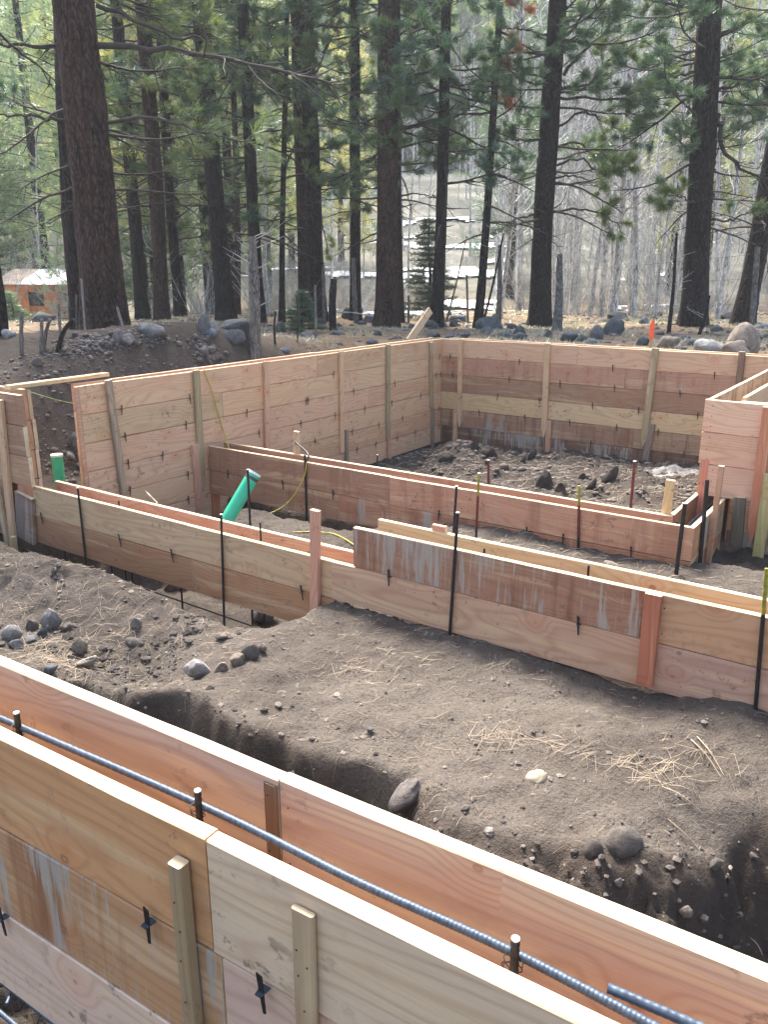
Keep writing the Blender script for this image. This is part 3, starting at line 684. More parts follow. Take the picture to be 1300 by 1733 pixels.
for px, py in [(387, 803), (480, 826), (565, 838), (744, 873), (955, 905), (1070, 928), (893, 900)]:
    x, z = loc_b(px, py, Y2, X2); tie(w2, x, Z2 - 0.288, s=0.9)
l2 = lambda px, py, y=6.68: loc_b(px, py, y, X2)
(x0, z0), (x1, z1) = l2(502, 730), l2(502, 790); stake(w2, x0, z0, x1, z1, 0.30, w=0.07, col=WHT, seed=5)
(x0, z0), (x1, z1) = l2(1135, 813), l2(1126, 862); stake(w2, x0, z0, x1, z1 - .3, 0.32, w=0.07, col=YEL, seed=6, label='pale yellow stake leaning behind the corner')
(x0, z0), (x1, z1) = l2(1203, 786, 6.9), l2(1190, 968, 6.9); stake(w2, XR + 0.045, z0, XR + 0.03, z1, 0.52, w=0.045, t=0.035, col=(0.40, 0.26, 0.19), seed=7)
(x0, z0), (x1, z1) = l2(512, 880, Y2), l2(512, 905, Y2)
stake(w2, l2(493, 900, Y2)[0] + .35, Z2 - .3, l2(493, 900, Y2)[0] + .35, -1.85, 0.04, w=0.09, col=DBRN, seed=8)

# ---- tall block of wall form at the right edge
XC = -1.73; YC = 7.45
wc = thing('wall_formwork', 'tall pink board block with an open top at the right edge of the dig', 'formwork', (XC, YC, 0), 0, 'timber foundation forms')
PK2 = (0.56, 0.40, 0.32)
board(wc, 0, 2.4, 0, 0, col=PK2, seed=71); board(wc, 0, 2.4, 0, -0.288, col=(0.53, 0.345, 0.27), seed=72)
board(wc, 0.09, 2.4, 0, -0.576, col=(0.53, 0.37, 0.29), seed=73); board(wc, 0.315, 2.4, 0, -0.864, col=(0.42, 0.28, 0.21), seed=74)
board(wc, 0.315, 2.4, 0, -1.152, col=GRY, cem=0.8, seed=75)
def side_c(y0, y1, x, ztop, col, cem):
    return link('board', lumber_mesh(y1 - y0, 0.038, 0.284, 'board', 1), wc, (x, y0, ztop - 0.142), (0, 0, math.pi / 2), color=jit(col, cem, R))
for r in range(5):
    side_c(0.04, 4.2, 0.04, -0.288 * r, (GRY if r < 2 else BRN), 1.0)
    side_c(0.32, 4.2, 0.278, -0.288 * r, (TAN if r == 0 else MBRN), 0.2)
board(wc, 0.24, 2.4, 0.28, -0.03, col=TAN, h=0.25, seed=77)
link('spreader', lumber_mesh(1.0, 0.06, 0.02, 'stake', 1), wc, (0.28, 0.12, -0.02), (0, 0, 0), color=(0.4, 0.42, 0.45, 0.9))
lc = lambda px, py: loc_b(px, py, YC, XC)
(x0, z0), (x1, z1) = lc(1299, 688), lc(1273, 913); stake(wc, x0 + .02, z0, x1, z1, 0, w=0.09, col=(0.42, 0.19, 0.12), pointed=True, seed=3, label='reddish stake with a pointed foot')
(x0, z0), (x1, z1) = lc(1307, 800), lc(1284, 955); stake(wc, x0, z0, x1, z1, -0.05, w=0.09, col=(0.33, 0.32, 0.15), seed=4, label='yellow green mossy stake at the right edge')
(x0, z0), (x1, z1) = lc(1250, 840), lc(1244, 925); stake(wc, x0 + .02, z0, x1 + .02, z1, 0, w=0.10, col=(0.10, 0.095, 0.08), seed=5, label='short grey green stake beside the low form')
(x0, z0), (x1, z1) = lc(1189, 778), lc(1184, 826); stake(wc, x0 + .03, z0, x1 + .03, z1 - .3, 0.04, w=0.07, col=(0.45, 0.2, 0.15), seed=6)

# ---- front form just below the camera
XF = -3.6; YF = 1.11 + 0.0445 * (XF + 2.13)
wf = thing('wall_formwork', 'nearest double board form slanting across the bottom of the picture, rebar inside', 'formwork', (XF, YF, 0), math.atan(0.0445), 'timber foundation forms')
jx = 2.13 - 2.13 + (-1.09 + 3.6)      # joint of the far panel, local x
FP1 = (0.345, 0.29, 0.275); FP2 = (0.37, 0.29, 0.265)
board(wf, 0, jx - 0.002, 0, 0, col=FP1, seed=81); board(wf, jx + 0.002, 5.4, 0, 0, col=FP2, seed=83)
board(wf, 0, 3.1, 0, -0.288, col=FP1, seed=82); board(wf, 3.104, 5.4, 0, -0.288, col=SALM, seed=83)
board(wf, 0, 5.4, 0, -0.576, col=TAN, seed=84)
yo = -0.238
jo = on_z(345, 1410, 0)[0] + 3.6 + 0.008
board(wf, 0, jo - 0.002, yo, 0, col=(0.45, 0.265, 0.135), cem=0.10, seed=85, label='ochre brown top board stained along its lower edge')
board(wf, jo + 0.002, 5.4, yo, 0, col=(0.50, 0.425, 0.31), seed=86, label='pale cream top board with a dirty upper edge')
board(wf, 0, jo + 0.02, yo, -0.288, col=(0.38, 0.23, 0.13), cem=0.93, seed=87, label='brown second board with grey dried cement runs')
board(wf, jo + 0.024, 5.4, yo, -0.288, col=(0.47, 0.35, 0.29), seed=88)
board(wf, 0, 5.4, yo, -0.576, col=(0.50, 0.39, 0.33), seed=90)
link('cleat', lumber_mesh(0.255, 0.005, 0.038, 'low', 2), wf, (jx - 0.022, -0.006, -0.020), (0, math.pi / 2, 0), color=(0.13, 0.085, 0.065, 0.0))
def lf(px, py):       # on the near face of the near panel
    n = np.array([-math.sin(math.atan(0.0445)), math.cos(math.atan(0.0445))])
    o = np.array([XF, YF]) + n * yo; r = ray(px, py); t = (o @ n) / (r[:2] @ n); P = r * t + [0, 0, EYE]
    d = P[:2] - np.array([XF, YF]); return float(d @ np.array([n[1], -n[0]])), float(P[2])
(x0, z0), (x1, z1) = lf(312, 1450), lf(340, 1733); stake(wf, x0, z0, x0 + 0.01, -0.9, yo, w=0.036, t=0.030, col=(0.26, 0.20, 0.125), seed=4, label='dirty square stake with a dark weathered side')
(x0, z0), (x1, z1) = lf(518, 1535), lf(515, 1733); stake(wf, x0, z0, x0 + 0.0, -0.9, yo, w=0.050, t=0.014, col=(0.33, 0.255, 0.165), seed=3, label='thin flat stake with a pale cut top')
for px, py in [(12, 1552), (259, 1562), (451, 1668)]:
    x, z = lf(px, py); tie(wf, x, -0.288 * (2 if px == 12 else 1), yo, 0.85)
x, z = lf(-150, 1500)

def nails(par, pts, y, r=0.0032):
    g = Geo(); a = np.arange(7) * 2 * math.pi / 7
    for (x_, z_) in pts:
        V_ = np.concatenate([np.column_stack([x_ + r * np.cos(a), np.full(7, y), z_ + r * np.sin(a)]), np.column_stack([x_ + r * .8 * np.cos(a), np.full(7, y - .0012), z_ + r * .8 * np.sin(a)]), [[x_, y - .0014, z_]]])
        k = np.arange(7); k2 = (k + 1) % 7
        g.add(V_, np.stack([k, k2, k2 + 7, k + 7], -1)); g.add(V_, np.stack([k + 7, k2 + 7, np.full(7, 14)], -1))
    o = link('nails', g.mesh('nails', STEEL), par); o['kind'] = 'stuff'
xa_, xb_ = lf(312, 1450)[0], lf(518, 1535)[0]
nails(wf, [(xa_ - .004, -.16), (xa_ + .006, -.23), (xa_, -.31), (xa_ + .003, -.42)], yo - .0345, .0022)
nails(wf, [(xb_ - .012, -.13), (xb_ + .012, -.16), (xb_ - .01, -.19), (xb_ + .002, -.27), (xb_ - .008, -.35), (xb_ + .01, -.43)], yo - .0185, .0020)
nails(wc, [(.07, -.05), (.07, -.14), (.07, -.23), (.07, -.33), (.06, -.44), (.07, -.53), (.13, -.62), (.13, -.72)], -.002, .005)
nails(wa, [(float(x_), float(-.06 - .288 * r_ - dz)) for r_ in range(6) for x_ in (.06, .42, 1.35, 2.6, 3.62, 3.70, 4.55, 5.3, 6.1) for dz in (0, .15)], -.002, .005)
nails(wm, [(xp - .03, -.62), (xp - .03, -.78), (xp + .03, -.65), (xp + .03, -.80), (.5, -.93), (2.0, -1.0), (3.2, -.95), (3.38, -.98), (3.5, -1.05)], -.002, .0045)
nails(wf, [(jx - .03, -.05), (jx - .03, -.20), (jx + .03, -.06), (jx + .03, -.21)], -.0075, .0022)

# ------------------------------------------------------------------ rebar and steel stakes
def rebar(name, pts, r, label, group, cap=False, mat=REBARM, cat='rebar', ribs=True):
    g = Geo(); P = np.asarray(pts, float); L = np.linalg.norm(np.diff(P, axis=0), axis=1).sum()
    if ribs:
        n = int(L / 0.0032); Q = smooth_path(P, n); k = np.arange(n) % 4
        tube(g, Q, np.where(k == 0, r * 1.05, np.where(k == 2, r * 0.965, r)), 12)
    else:
        Q = smooth_path(P, max(2, int(L / 0.08))) if len(P) > 2 else P; tube(g, Q, r, 8)
    o = link(name, g.mesh(name, mat, True)); return tag(o, label, cat, group)
A = on_z(-60, 1190, -0.015); B = on_z(1150, 1760, -0.015)
mid = on_z(600, 1490, -0.015)
rebar('rebar', [A, on_z(330, 1358, -0.015), mid, on_z(865, 1610, -0.018), B], 0.0085, 'long blue-grey ribbed rebar lying lengthwise between the boards of the nearest form', 'reinforcing bars')
a = on_z(1030, 1672, -0.012); b = on_z(1330, 1800, -0.012)
rebar('rebar', [a, b], 0.0085, 'lapped end of a second ribbed rebar at the bottom right corner', 'reinforcing bars')
def stub(px, py, zt, r, label, z1=-1.4):
    p = on_z(px, py, zt); g = Geo()
    zs = np.arange(zt, z1, -0.0045); k = np.arange(len(zs)) % 3
    th = thing('rebar', label, 'rebar', (p[0], p[1], z1), 0, 'upright bars in the nearest form')
    P = np.column_stack([0 * zs, 0 * zs, zs - z1]); tube(g, P[::-1], np.where(k == 0, r * 1.12, r), 10)
    link('bar', g.mesh('bar', STEEL, True), th)
    g = Geo(); tube(g, [[0, 0, zt - z1], [0, 0, zt - z1 + 0.003]], r * 0.97, 10); link('cut_end', g.mesh('cut_end', CUTSTEEL), th)
    g = Geo(); zc = -0.02 - z1
    t = np.linspace(0, 2 * math.pi * 1.6, 40)
    tube(g, np.column_stack([0.016 * np.cos(t), 0.014 * np.sin(t) - .004, zc + 0.012 * np.sin(t * 0.6)]), 0.0011, 5)
    t = np.linspace(0, 1, 10); tube(g, np.column_stack([-0.014 - 0.006 * np.sin(t * 6), -0.006 + 0 * t, zc - 0.035 * t]), 0.0011, 5)
    link('tie_wire', g.mesh('tie_wire', STEEL), th)
stub(27, 1207, 0.028, 0.0075, 'upright rebar stub wired to the long bar at the left edge')
stub(334, 1339, 0.028, 0.0075, 'upright rebar stub wired to the long bar, middle of the three in the nearest form')
stub(873, 1590, 0.028, 0.0075, 'upright rebar stub wired to the long bar, rightmost in the nearest form')
# bars showing under the near form, bottom left corner
rebar('rebar', [on_z(-40, 1628, -1.28), on_z(110, 1745, -1.28)], 0.009, 'blue-grey rebar low down in the bottom left corner', 'reinforcing bars')
rebar('rebar', [on_z(-40, 1680, -1.32), on_z(90, 1790, -1.32)], 0.008, 'second rebar in the dirt of the bottom left corner', 'reinforcing bars')
rebar('rebar', [on_z(10, 1700, -1.30), on_z(30, 1655, -1.30)], 0.007, 'short cross bar tying the two bars in the bottom left corner', 'reinforcing bars')

def steel_stake(top, foot, y, label, yellow=0, red=False, r=0.0095, cap=True, x=None):
    """form stake driven in front of a board; pixel tops and feet on the plane y (or x)"""
    f = (lambda p: on_x(p[0], p[1], x)) if x is not None else (lambda p: on_y(p[0], p[1], y))
    t, b = f(top), f(foot); d = b - t
    zg = hz(b[0], b[1]) - 0.15
    if b[2] > zg: b = t + d * ((zg - t[2]) / d[2])
    th = thing('steel_stake', label, 'stake', tuple(b), 0, 'steel form stakes')
    t = t - b; L = np.linalg.norm(t); u = t / L
    segs = []
    y0 = L - yellow
    g = Geo(); tube(g, [u * 0, u * y0], r, 8); link('shaft', g.mesh('shaft', REDPAINT if red == 2 else STEEL, True), th)
    if red == 1:
        g = Geo(); tube(g, [u * (y0 - 0.28), u * y0], r * 1.06, 8); link('red_paint', g.mesh('red_paint', REDPAINT, True), th)
    if yellow:
        g = Geo(); tube(g, [u * y0, u * L], r * 1.08, 8); link('yellow_top', g.mesh('yellow_top', YELPAINT, True), th)
    if cap:
        g = Geo(); tube(g, [u * L, u * (L + 0.004)], r * 1.15, 8); link('struck_head', g.mesh('struck_head', CUTSTEEL, True), th)
    g = Geo()
    n = max(2, int(L / 0.10)); hs = np.linspace(0.12, 0.96, n) * L
    c = ray(600, 900); c = c / np.linalg.norm(c)
    side = np.array([-c[0], -c[1], 0]); side /= np.linalg.norm(side)
    for h in hs:
        q = u * h + side * (r * 0.92); tube(g, [q, q + side * 0.0015], 0.0018, 6)
    link('nail_hole', g.mesh('nail_hole', REBARM), th)
    return th
yf = YM - 0.014
steel_stake((131, 826), (146, 962), yf, 'black steel stake at the left end of the middle form, beside the grey scab board')
steel_stake((374, 871), (379, 1045), yf, 'black steel stake in front of the middle form, just below the leaning green pipe')
steel_stake((775, 868), (762, 1064), yf, 'black steel stake against the cement-streaked board of the middle form', r=0.0105)
steel_stake((1299, 962), (1279, 1205), yf, 'steel stake with yellow-green top at the right edge of the middle form', yellow=0.24, r=0.0105, cap=False)
steel_stake((419, 795), (423, 885), 4.9, 'black steel stake standing against the leaning green pipe', r=0.0105)
steel_stake((516, 770), (519, 885), Y2 - 0.014, 'black steel stake in front of the low cross form where the yellow hose drops', r=0.0125, cap=False)
steel_stake((773, 823), (768, 900), 5.3, 'black steel stake standing behind the reddish offcut, before the cross form', r=0.0105)
steel_stake((811, 801), (806, 910), 5.9, 'steel stake with yellow top and red shaft, left one of the two', yellow=0.20, red=1, r=0.011)
steel_stake((981, 822), (979, 935), Y2 - 0.014, 'steel stake with yellow top and red shaft, right one of the two', yellow=0.17, red=1, r=0.0125, cap=False)
steel_stake((1160, 852), (1144, 980), 6.15, 'thick black steel stake in front of the right end of the cross form', r=0.0165)
steel_stake((1198, 812), (1184, 968), 6.62, 'thick black steel stake beside the thin wood stake at the right corner', r=0.0165, cap=False)
steel_stake((827, 779), (827, 830), 7.3, 'dark red steel stake behind the middle of the cross form', red=2, r=0.013)
steel_stake((1075, 781), (1067, 870), 7.0, 'dark red steel stake near the right corner behind the cross form', red=2, r=0.0135)
steel_stake((181, 790), (186, 845), 5.2, 'thin dark red stake in front of the open end of the long left wall', red=2, r=0.009)
steel_stake((639, 770), (639, 800), 7.4, 'short thin steel pin near the foot of the long left wall', r=0.008)
for (px, py, lab) in ((820, 928, 'middle'), (997, 957, 'right hand'), (440, 884, 'left hand'), (200, 847, 'leftmost')):
    p = on_y(px, py, YM + 0.13); g = Geo(); tube(g, [[0, 0, 0], [0, 0, p[2] + 1.7]], 0.0075, 8)
    tag(link('rebar', g.mesh('rebar', STEEL, True), None, (p[0], p[1], -1.7)), lab + ' rebar tip poking up inside the middle form', 'rebar', 'rebar tips inside the middle form')
p = on_y(1147, 882, Y2 + .13); g = Geo(); tube(g, [[0, 0, 0], [0, 0, p[2] + 1.7]], 0.01, 8)
tag(link('rebar', g.mesh('rebar', STEEL, True), None, (p[0], p[1], -1.7)), 'rebar tip at the right corner inside the cross form', 'rebar')
for k, dy in enumerate((0.10, 0.16)):
    g = Geo(); tube(g, [[XR + X2 - dy - .02, Y2 + .2, -.98 - .03 * k], [XR + X2 - dy - .02, Y2 + 1.6, -.98 - .03 * k]], 0.010, 8)
    tag(link('rebar', g.mesh('rebar', REBARM, True)), ('left' if k else 'right') + ' one of two long bars lying inside the right leg of the cross form', 'rebar', 'bars inside the cross form')
# footing steel under the left half of the middle form
for k, (yy, zz) in enumerate(((4.10, -1.66), (4.33, -1.66), (4.02, -1.74))):
    rebar('rebar', [[-7.6, yy, zz], [-5.6, yy + .01, zz], [-3.45, yy - .02, zz - .01]], 0.0085, ['front', 'rear', 'lowest'][k] + ' long black bar in the footing trench below the middle form', 'footing bars below the middle form', mat=STEEL, ribs=False)
for k, (px, py) in enumerate([(110, 940), (187, 950), (222, 965), (305, 985), (425, 1020)]):
    p = on_y(px, py, 4.30); g = Geo(); tube(g, [[0, 0, -0.6], [0.02, -0.01, 0.35]], 0.0085, 8)
    tag(link('rebar', g.mesh('rebar', STEEL, True), None, (p[0], p[1], -1.35)), ['leftmost', 'second', 'third', 'fourth', 'rightmost'][k] + ' upright bar under the left half of the middle form', 'rebar', 'upright bars in the footing trench')
for k, (px, py) in enumerate([(305, 1022), (327, 1010)]):
    p = on_y(px, py, 4.08 + .1 * k)
    V_, F_ = ico(1)
    s = [0.05, 0.05, 0.055]; q = np.array([[-1, -1, -1], [1, -1, -1], [1, 1, -1], [-1, 1, -1], [-.85, -.85, 1], [.85, -.85, 1], [.85, .85, 1], [-.85, .85, 1]]) * s
    g = Geo(); g.add(q, [[0, 3, 2, 1], [4, 5, 6, 7], [0, 1, 5, 4], [1, 2, 6, 5], [2, 3, 7, 6], [3, 0, 4, 7]])
    tag(link('concrete_block', g.mesh('concrete_block', CONC), None, (p[0], p[1], -1.735), (0, 0, .4 + k)), ('small blue-grey concrete block under the footing bars, ' + ('right one' if k else 'left one')), 'block', 'concrete spacer blocks')

# ------------------------------------------------------------------ green pipes, hose, string, plank, survey stake
def pipe(name, a, b, r, label):
    th = thing(name, label, 'pipe', tuple(a)); b = np.array(b) - np.array(a); L = np.linalg.norm(b); u = b / L
    g = Geo(); tube(g, [u * 0, u * L * .5, u * (L - 0.012)], r, 32); link('pipe_body', g.mesh('pipe_body', PIPEG, True), th)
    g = Geo(); tube(g, [u * (L - 0.020), u * (L + 0.002)], r * 1.05, 32); link('end_cap', g.mesh('end_cap', CAPW), th)
    if 'leaning' not in label: return
    g = Geo(); tube(g, [u * (L - 0.075), u * (L - 0.045)], r * 1.015, 32); link('sleeve', g.mesh('sleeve', PIPEGREY if 'leaning' in label else CAPW, True), th)
top = on_y(95, 769, 4.78); pipe('drain_pipe', (top[0] + .01, top[1], -1.7), top, 0.058, 'upright green plastic pipe in the opening at the left')
top = on_y(431, 800, 5.22); bot = on_y(352, 935, 4.75); pipe('drain_pipe', bot, top, 0.062, 'leaning green plastic pipe with white end between the two low forms')
g = Geo()
P = [on_x(345, 625, XA + .012), on_x(349, 638, XA + .02), on_x(358, 660, XA + .02), on_x(369, 700, XA + .02), on_x(378, 730, XA + .03), on_y(387, 758, Y2 + .1), on_y(391, 775, Y2 + .1)]
tube(g, smooth_path(P, 60), 0.0065, 8)
P = [on_y(500, 748, Y2 + .2), on_y(521, 768, Y2 + .02), on_y(519, 781, Y2 - .03)]; tube(g, smooth_path(P, 12), 0.010, 8, mi=1)
P = [on_y(519, 781, Y2 - .03), on_y(515, 805, Y2 - .05), on_y(500, 835, Y2 - .1), on_y(478, 858, Y2 - .2), on_y(450, 871, Y2 - .35), on_y(425, 877, 5.9), on_y(395, 884, 5.7)]
tube(g, smooth_path(P, 60), 0.0065, 8)
q = [ground_hit(495, 903), ground_hit(520, 902), ground_hit(545, 903), ground_hit(566, 906), ground_hit(585, 915), ground_hit(600, 925)]
tube(g, smooth_path([a + [0, 0, .012] for a in q], 40), 0.0065, 8)
tag(link('air_hose', g.mesh('air_hose', [CORDY, CORDB], True)), 'thin yellow hose hanging down the long left wall and looping over the cross form', 'hose')
a = on_y(246, 832, 5.1); b = on_y(266, 852, 4.9); g = Geo(); tube(g, [a, b], 0.011, 8)
tag(link('stick', g.mesh('stick', NEEDLESTRAW, True)), 'short pale stick leaning inside the corner behind the middle form', 'stick')
g = Geo(); a = on_z(47, 662, -0.03); b = on_x(140, 686, XA - .05); P = [a, (a + b) / 2 + [0, 0, -0.012], b]; tube(g, smooth_path(P, 20), 0.0025, 5)
tag(link('string_line', g.mesh('string_line', STRING, True)), 'thin lime green string stretched across the left opening', 'string')
a = at_fwd(727, 525, 14.6); b = at_fwd(690, 578, 14.2)
d = b - a; o = link('leaning_plank', lumber_mesh(float(np.linalg.norm(d)), 0.04, 0.14, 'stake', 1), None, tuple(a), color=WHT + (0,))
o.rotation_euler = Vector(d).to_track_quat('X', 'Z').to_euler(); tag(o, 'short pale plank leaning up behind the far corner of the wall forms', 'plank')
p = on_y(1103, 578, 12.6); th = thing('survey_stake', 'orange painted and flagged survey stake behind the far wall form', 'survey stake', (p[0], p[1], hz(p[0], p[1]) - .05))
z0 = float(th.location[2]); tp = on_y(1103, 539, 12.6)[2]
link('lath', lumber_mesh(tp - z0, 0.012, 0.045, 'stake', 1), th, (0, 0, tp - z0), (0, math.pi / 2, .9), color=(0.45, 0.3, 0.2, 0))
g = Geo()
for k in range(5):
    zz = tp - z0 - 0.06 - k * 0.04; rr = np.random.default_rng(k)
    A0 = np.array([-0.028, -0.02, zz]); 
    g.add([A0, A0 + [0.056, -0.004, 0.01], A0 + [0.05 + rr.uniform(-.01, .02), -0.01, -0.07], A0 + [-0.01, -0.012, -0.06]], [[0, 1, 2, 3]])
tube(g, [[0, 0.004, tp - z0 - .03], [0, 0.004, tp - z0 - .3]], 0.026, 6)
link('flagging', g.mesh('flagging', ORANGE), th)

# ------------------------------------------------------------------ rocks
def rock_mesh(seed, level=3, flat=0.7, round_=False, hard=False):
    V_, F_ = ico(level); rng = np.random.default_rng(seed); V_ = V_.copy()
    o = rng.uniform(-50, 50, 3)
    n = fbm(V_[:, 0] * 1.2 + o[0], V_[:, 1] * 1.2 + V_[:, 2] * 0.9 + o[1], 3, seed) + 0.6 * fbm(V_[:, 2] * 1.3 + o[2], V_[:, 0] * 0.8 - V_[:, 1], 3, seed + 9)
    V_ = V_ * (1 + (0.22 if round_ else 0.42) * n)[:, None]
    for k in range(1 if round_ else 6 + seed % 5):       # broken faces
        d = rng.normal(size=3); d /= np.linalg.norm(d); lim = rng.uniform(0.34, 0.62) if hard else rng.uniform(0.50, 0.82); h = V_ @ d
        V_ = V_ - np.maximum(h - lim, 0)[:, None] * d * 0.85
    V_ = V_ * [1, 0.85, flat]
    g = Geo(); g.add(V_, F_); return g.mesh('boulder', ROCK, True)
ROCKS = [rock_mesh(s, 3, 0.62 + 0.08 * (s % 3)) for s in range(9)]
DARKR = (0.075, 0.080, 0.085, 1); MIDR = (0.115, 0.12, 0.125, 1); PALER = (0.26, 0.255, 0.245, 1); EARTHR = (0.11, 0.094, 0.083, 1); TANR = (0.21, 0.175, 0.14, 1); BLUR = (0.12, 0.145, 0.17, 1)
rcount = 0
ROUND = rock_mesh(40, 3, 0.8, round_=True); WEDGE = [rock_mesh(55 + k, 3, 0.85, hard=True) for k in range(3)]
def rock(px, py, wpx, hpx, col, label, cat='boulder', group='boulders on the forest floor', sink=0.28, name='boulder', tilt=0.0):
    """a rock whose foot shows at pixel (px, py) and that measures wpx by hpx pixels"""
    global rcount
    p = ground_hit(px, py); f = cam_xy(p[0], p[1])[1]
    w_ = px_size(wpx, f); h_ = px_size(hpx, f)
    me = ROUND if 'earth-covered' in label or 'round brown' in label else WEDGE[rcount % 3] if any(q in label for q in ('wedge', 'angular', 'slab', 'clod')) else ROCKS[rcount % len(ROCKS)]; rcount += 1
    sx_ = w_ / 2 / 0.98; sz_ = h_ / 2 / 0.60 / (1 - sink * 0.5) 
    c = np.array(cam_xy(p[0], p[1])); d = c / np.linalg.norm(c); q = site_xy(*(c + d * w_ * 0.30))
    o = link(name, me, None, (q[0], q[1], hz(q[0], q[1]) + h_ * (0.5 - sink)), (tilt, 0, -YAW + (rcount * 0.37 % 0.8 - 0.4)), (sx_, sx_ * 0.95, sz_), color=col)
    return tag(o, label, cat, group)
rock(258, 576, 56, 24, MIDR, 'large pale grey boulder on the crest of the dirt pile', sink=.42)
rock(345, 563, 30, 28, MIDR, 'rounded grey boulder between the dirt pile and the blue-grey boulder', sink=.42)
rock(360, 562, 20, 16, PALER, 'light grey rock touching the rounded grey boulder', sink=.42)
rock(400, 568, 54, 32, DARKR, 'big dark blue-grey boulder left of the mossy stub')
rock(398, 587, 40, 20, DARKR, 'dark flat boulder below the big blue-grey boulder')
rock(355, 572, 20, 11, BLUR, 'small blue-grey rock at the right foot of the rounded boulder')
rock(300, 531, 55, 14, MIDR, 'flat mossy boulder between the two trunks left of the clearing')
rock(594, 540, 40, 20, DARKR, 'dark boulder behind the charred post')
rock(625, 546, 24, 18, BLUR, 'blue-grey rock below the wide reddish trunk')
rock(573, 567, 22, 9, MIDR, 'small rock right of the charred post foot')
rock(476, 562, 22, 16, DARKR, 'dark rock left of the little fir')
rock(520, 572, 26, 11, MIDR, 'grey rock in front of the little fir')
rock(458, 536, 20, 7, DARKR, 'low dark rock beneath the thin black trunk')
rock(483, 599, 20, 7, BLUR, 'blue-grey rock just behind the long left wall top')
rock(628, 583, 20, 9, MIDR, 'small grey rock above the middle of the long left wall')
rock(640, 568, 18, 10, DARKR, 'dark small rock left of the leaning plank')
rock(677, 544, 20, 11, DARKR, 'dark rock left of the leaning plank top')
rock(696, 557, 16, 11, DARKR, 'dark rock behind the leaning plank')
rock(731, 556, 24, 17, DARKR, 'dark rounded boulder just right of the leaning plank')
rock(750, 553, 15, 8, MIDR, 'small grey rock between two dark boulders right of the plank')
rock(768, 553, 16, 12, DARKR, 'little dark boulder left of the widest dark boulder')
rock(775, 544, 30, 14, BLUR, 'blue-grey boulder at the foot of the slim forked tree')
rock(829, 559, 50, 26, DARKR, 'widest dark boulder, behind the far wall at its centre')
rock(822, 564, 20, 12, MIDR, 'small grey rock before the widest dark boulder')
rock(735, 571, 28, 10, DARKR, 'low dark rock close behind the far wall corner')
rock(782, 573, 26, 10, DARKR, 'low dark rock behind the far wall, right of the corner')
rock(760, 572, 18, 8, BLUR, 'small blue-grey rock behind the far wall corner')
rock(868, 557, 18, 12, DARKR, 'dark rock right of the widest boulder')
rock(882, 568, 26, 18, DARKR, 'dark angular boulder behind the far wall below the big trunk')
rock(861, 568, 14, 11, MIDR, 'small grey rock left of the angular dark boulder')
rock(886, 551, 16, 8, DARKR, 'small dark rock at the left foot of the big trunk')
rock(912, 554, 18, 12, DARKR, 'round dark rock at the foot of the big trunk')
rock(928, 571, 24, 15, DARKR, 'blue-black boulder right of the angular one')
rock(946, 542, 18, 10, DARKR, 'dark rock beside the broken snag')
rock(961, 578, 32, 15, DARKR, 'long black boulder behind the far wall, left of the round pair')
rock(984, 579, 20, 15, DARKR, 'round black boulder touching the long black one')
rock(1010, 574, 24, 20, MIDR, 'round brownish grey boulder beside the black pair')
rock(1037, 567, 50, 27, DARKR, 'big black boulder left of the orange stake')
rock(1045, 541, 34, 12, DARKR, 'low dark boulder behind the big black one')
rock(1106, 536, 32, 14, DARKR, 'dark flat boulder beyond the orange stake')
rock(1092, 548, 20, 12, BLUR, 'blue-grey rock just left of the orange stake')
rock(1000, 582, 18, 9, BLUR, 'small blue-grey rock on the far wall edge')
rock(1088, 585, 24, 17, DARKR, 'dark rock below the orange stake')
rock(1130, 589, 40, 20, TANR, 'grey brown boulder right of the orange stake')
rock(1167, 586, 30, 14, DARKR, 'dark rock between the brown boulder and the pale split boulder')
rock(1203, 597, 54, 27, PALER, 'pale split boulder beside the great brown boulder')
rock(1256, 600, 60, 46, TANR, 'great round brown boulder at the right behind the far wall')
rock(1243, 602, 44, 26, TANR, 'smaller brown boulder in front of the great round one')
rock(1118, 567, 14, 8, DARKR, 'small dark rock right of the orange flag')
rock(1235, 541, 30, 14, DARKR, 'dark boulder at the foot of the leaning trunk')
rock(1290, 556, 22, 9, BLUR, 'blue-grey rock at the right edge of the clearing')
rock(1284, 578, 24, 12, DARKR, 'dark rock right of the great brown boulder')
rock(1155, 541, 18, 8, MIDR, 'small grey rock left of the thick right trunk')
rock(70, 545, 44, 20, DARKR, 'dark boulder in front of the orange cabin')
rock(15, 572, 28, 16, PALER, 'pale rock at the far left beside the thin near trunk')
rock(201, 578, 24, 16, (0.16, 0.155, 0.15, 1), 'pale grey boulder at the foot of the thickest trunk', sink=.42)
rock(215, 588, 26, 14, (0.17, 0.165, 0.16, 1), 'pale round boulder on the dirt pile, second from the trunk', sink=.42)
rock(253, 568, 24, 12, PALER, 'pale rock sitting before the large boulder on the pile', sink=0.1)
rock(64, 620, 18, 13, EARTHR, 'single brown rock on the left slope of the dirt pile')
rock(128, 768, 26, 26, MIDR, 'grey rock at the bottom of the dirt slope seen through the left opening', sink=0.1)
rock(120, 785, 20, 12, PALER, 'smaller pale rock below the grey one in the left opening')
gd = 'rocks in the dug dirt'
def drock(*a, **k): return rock(*a, cat='rock', group=gd, name='rock', **k)
drock(93, 1068, 46, 38, PALER[:3] + (1,) if False else (0.20, 0.195, 0.185, 1), 'tall angular grey rock on the left dirt, tallest of its cluster', sink=.32)
drock(55, 1068, 40, 30, EARTHR, 'earthy rock left of the tall angular rock')
drock(76, 1078, 26, 18, MIDR, 'round grey rock below the tall angular rock', sink=.15)
drock(22, 1090, 44, 26, (0.21, 0.2, 0.19, 1), 'long pale grey rock near the left edge')
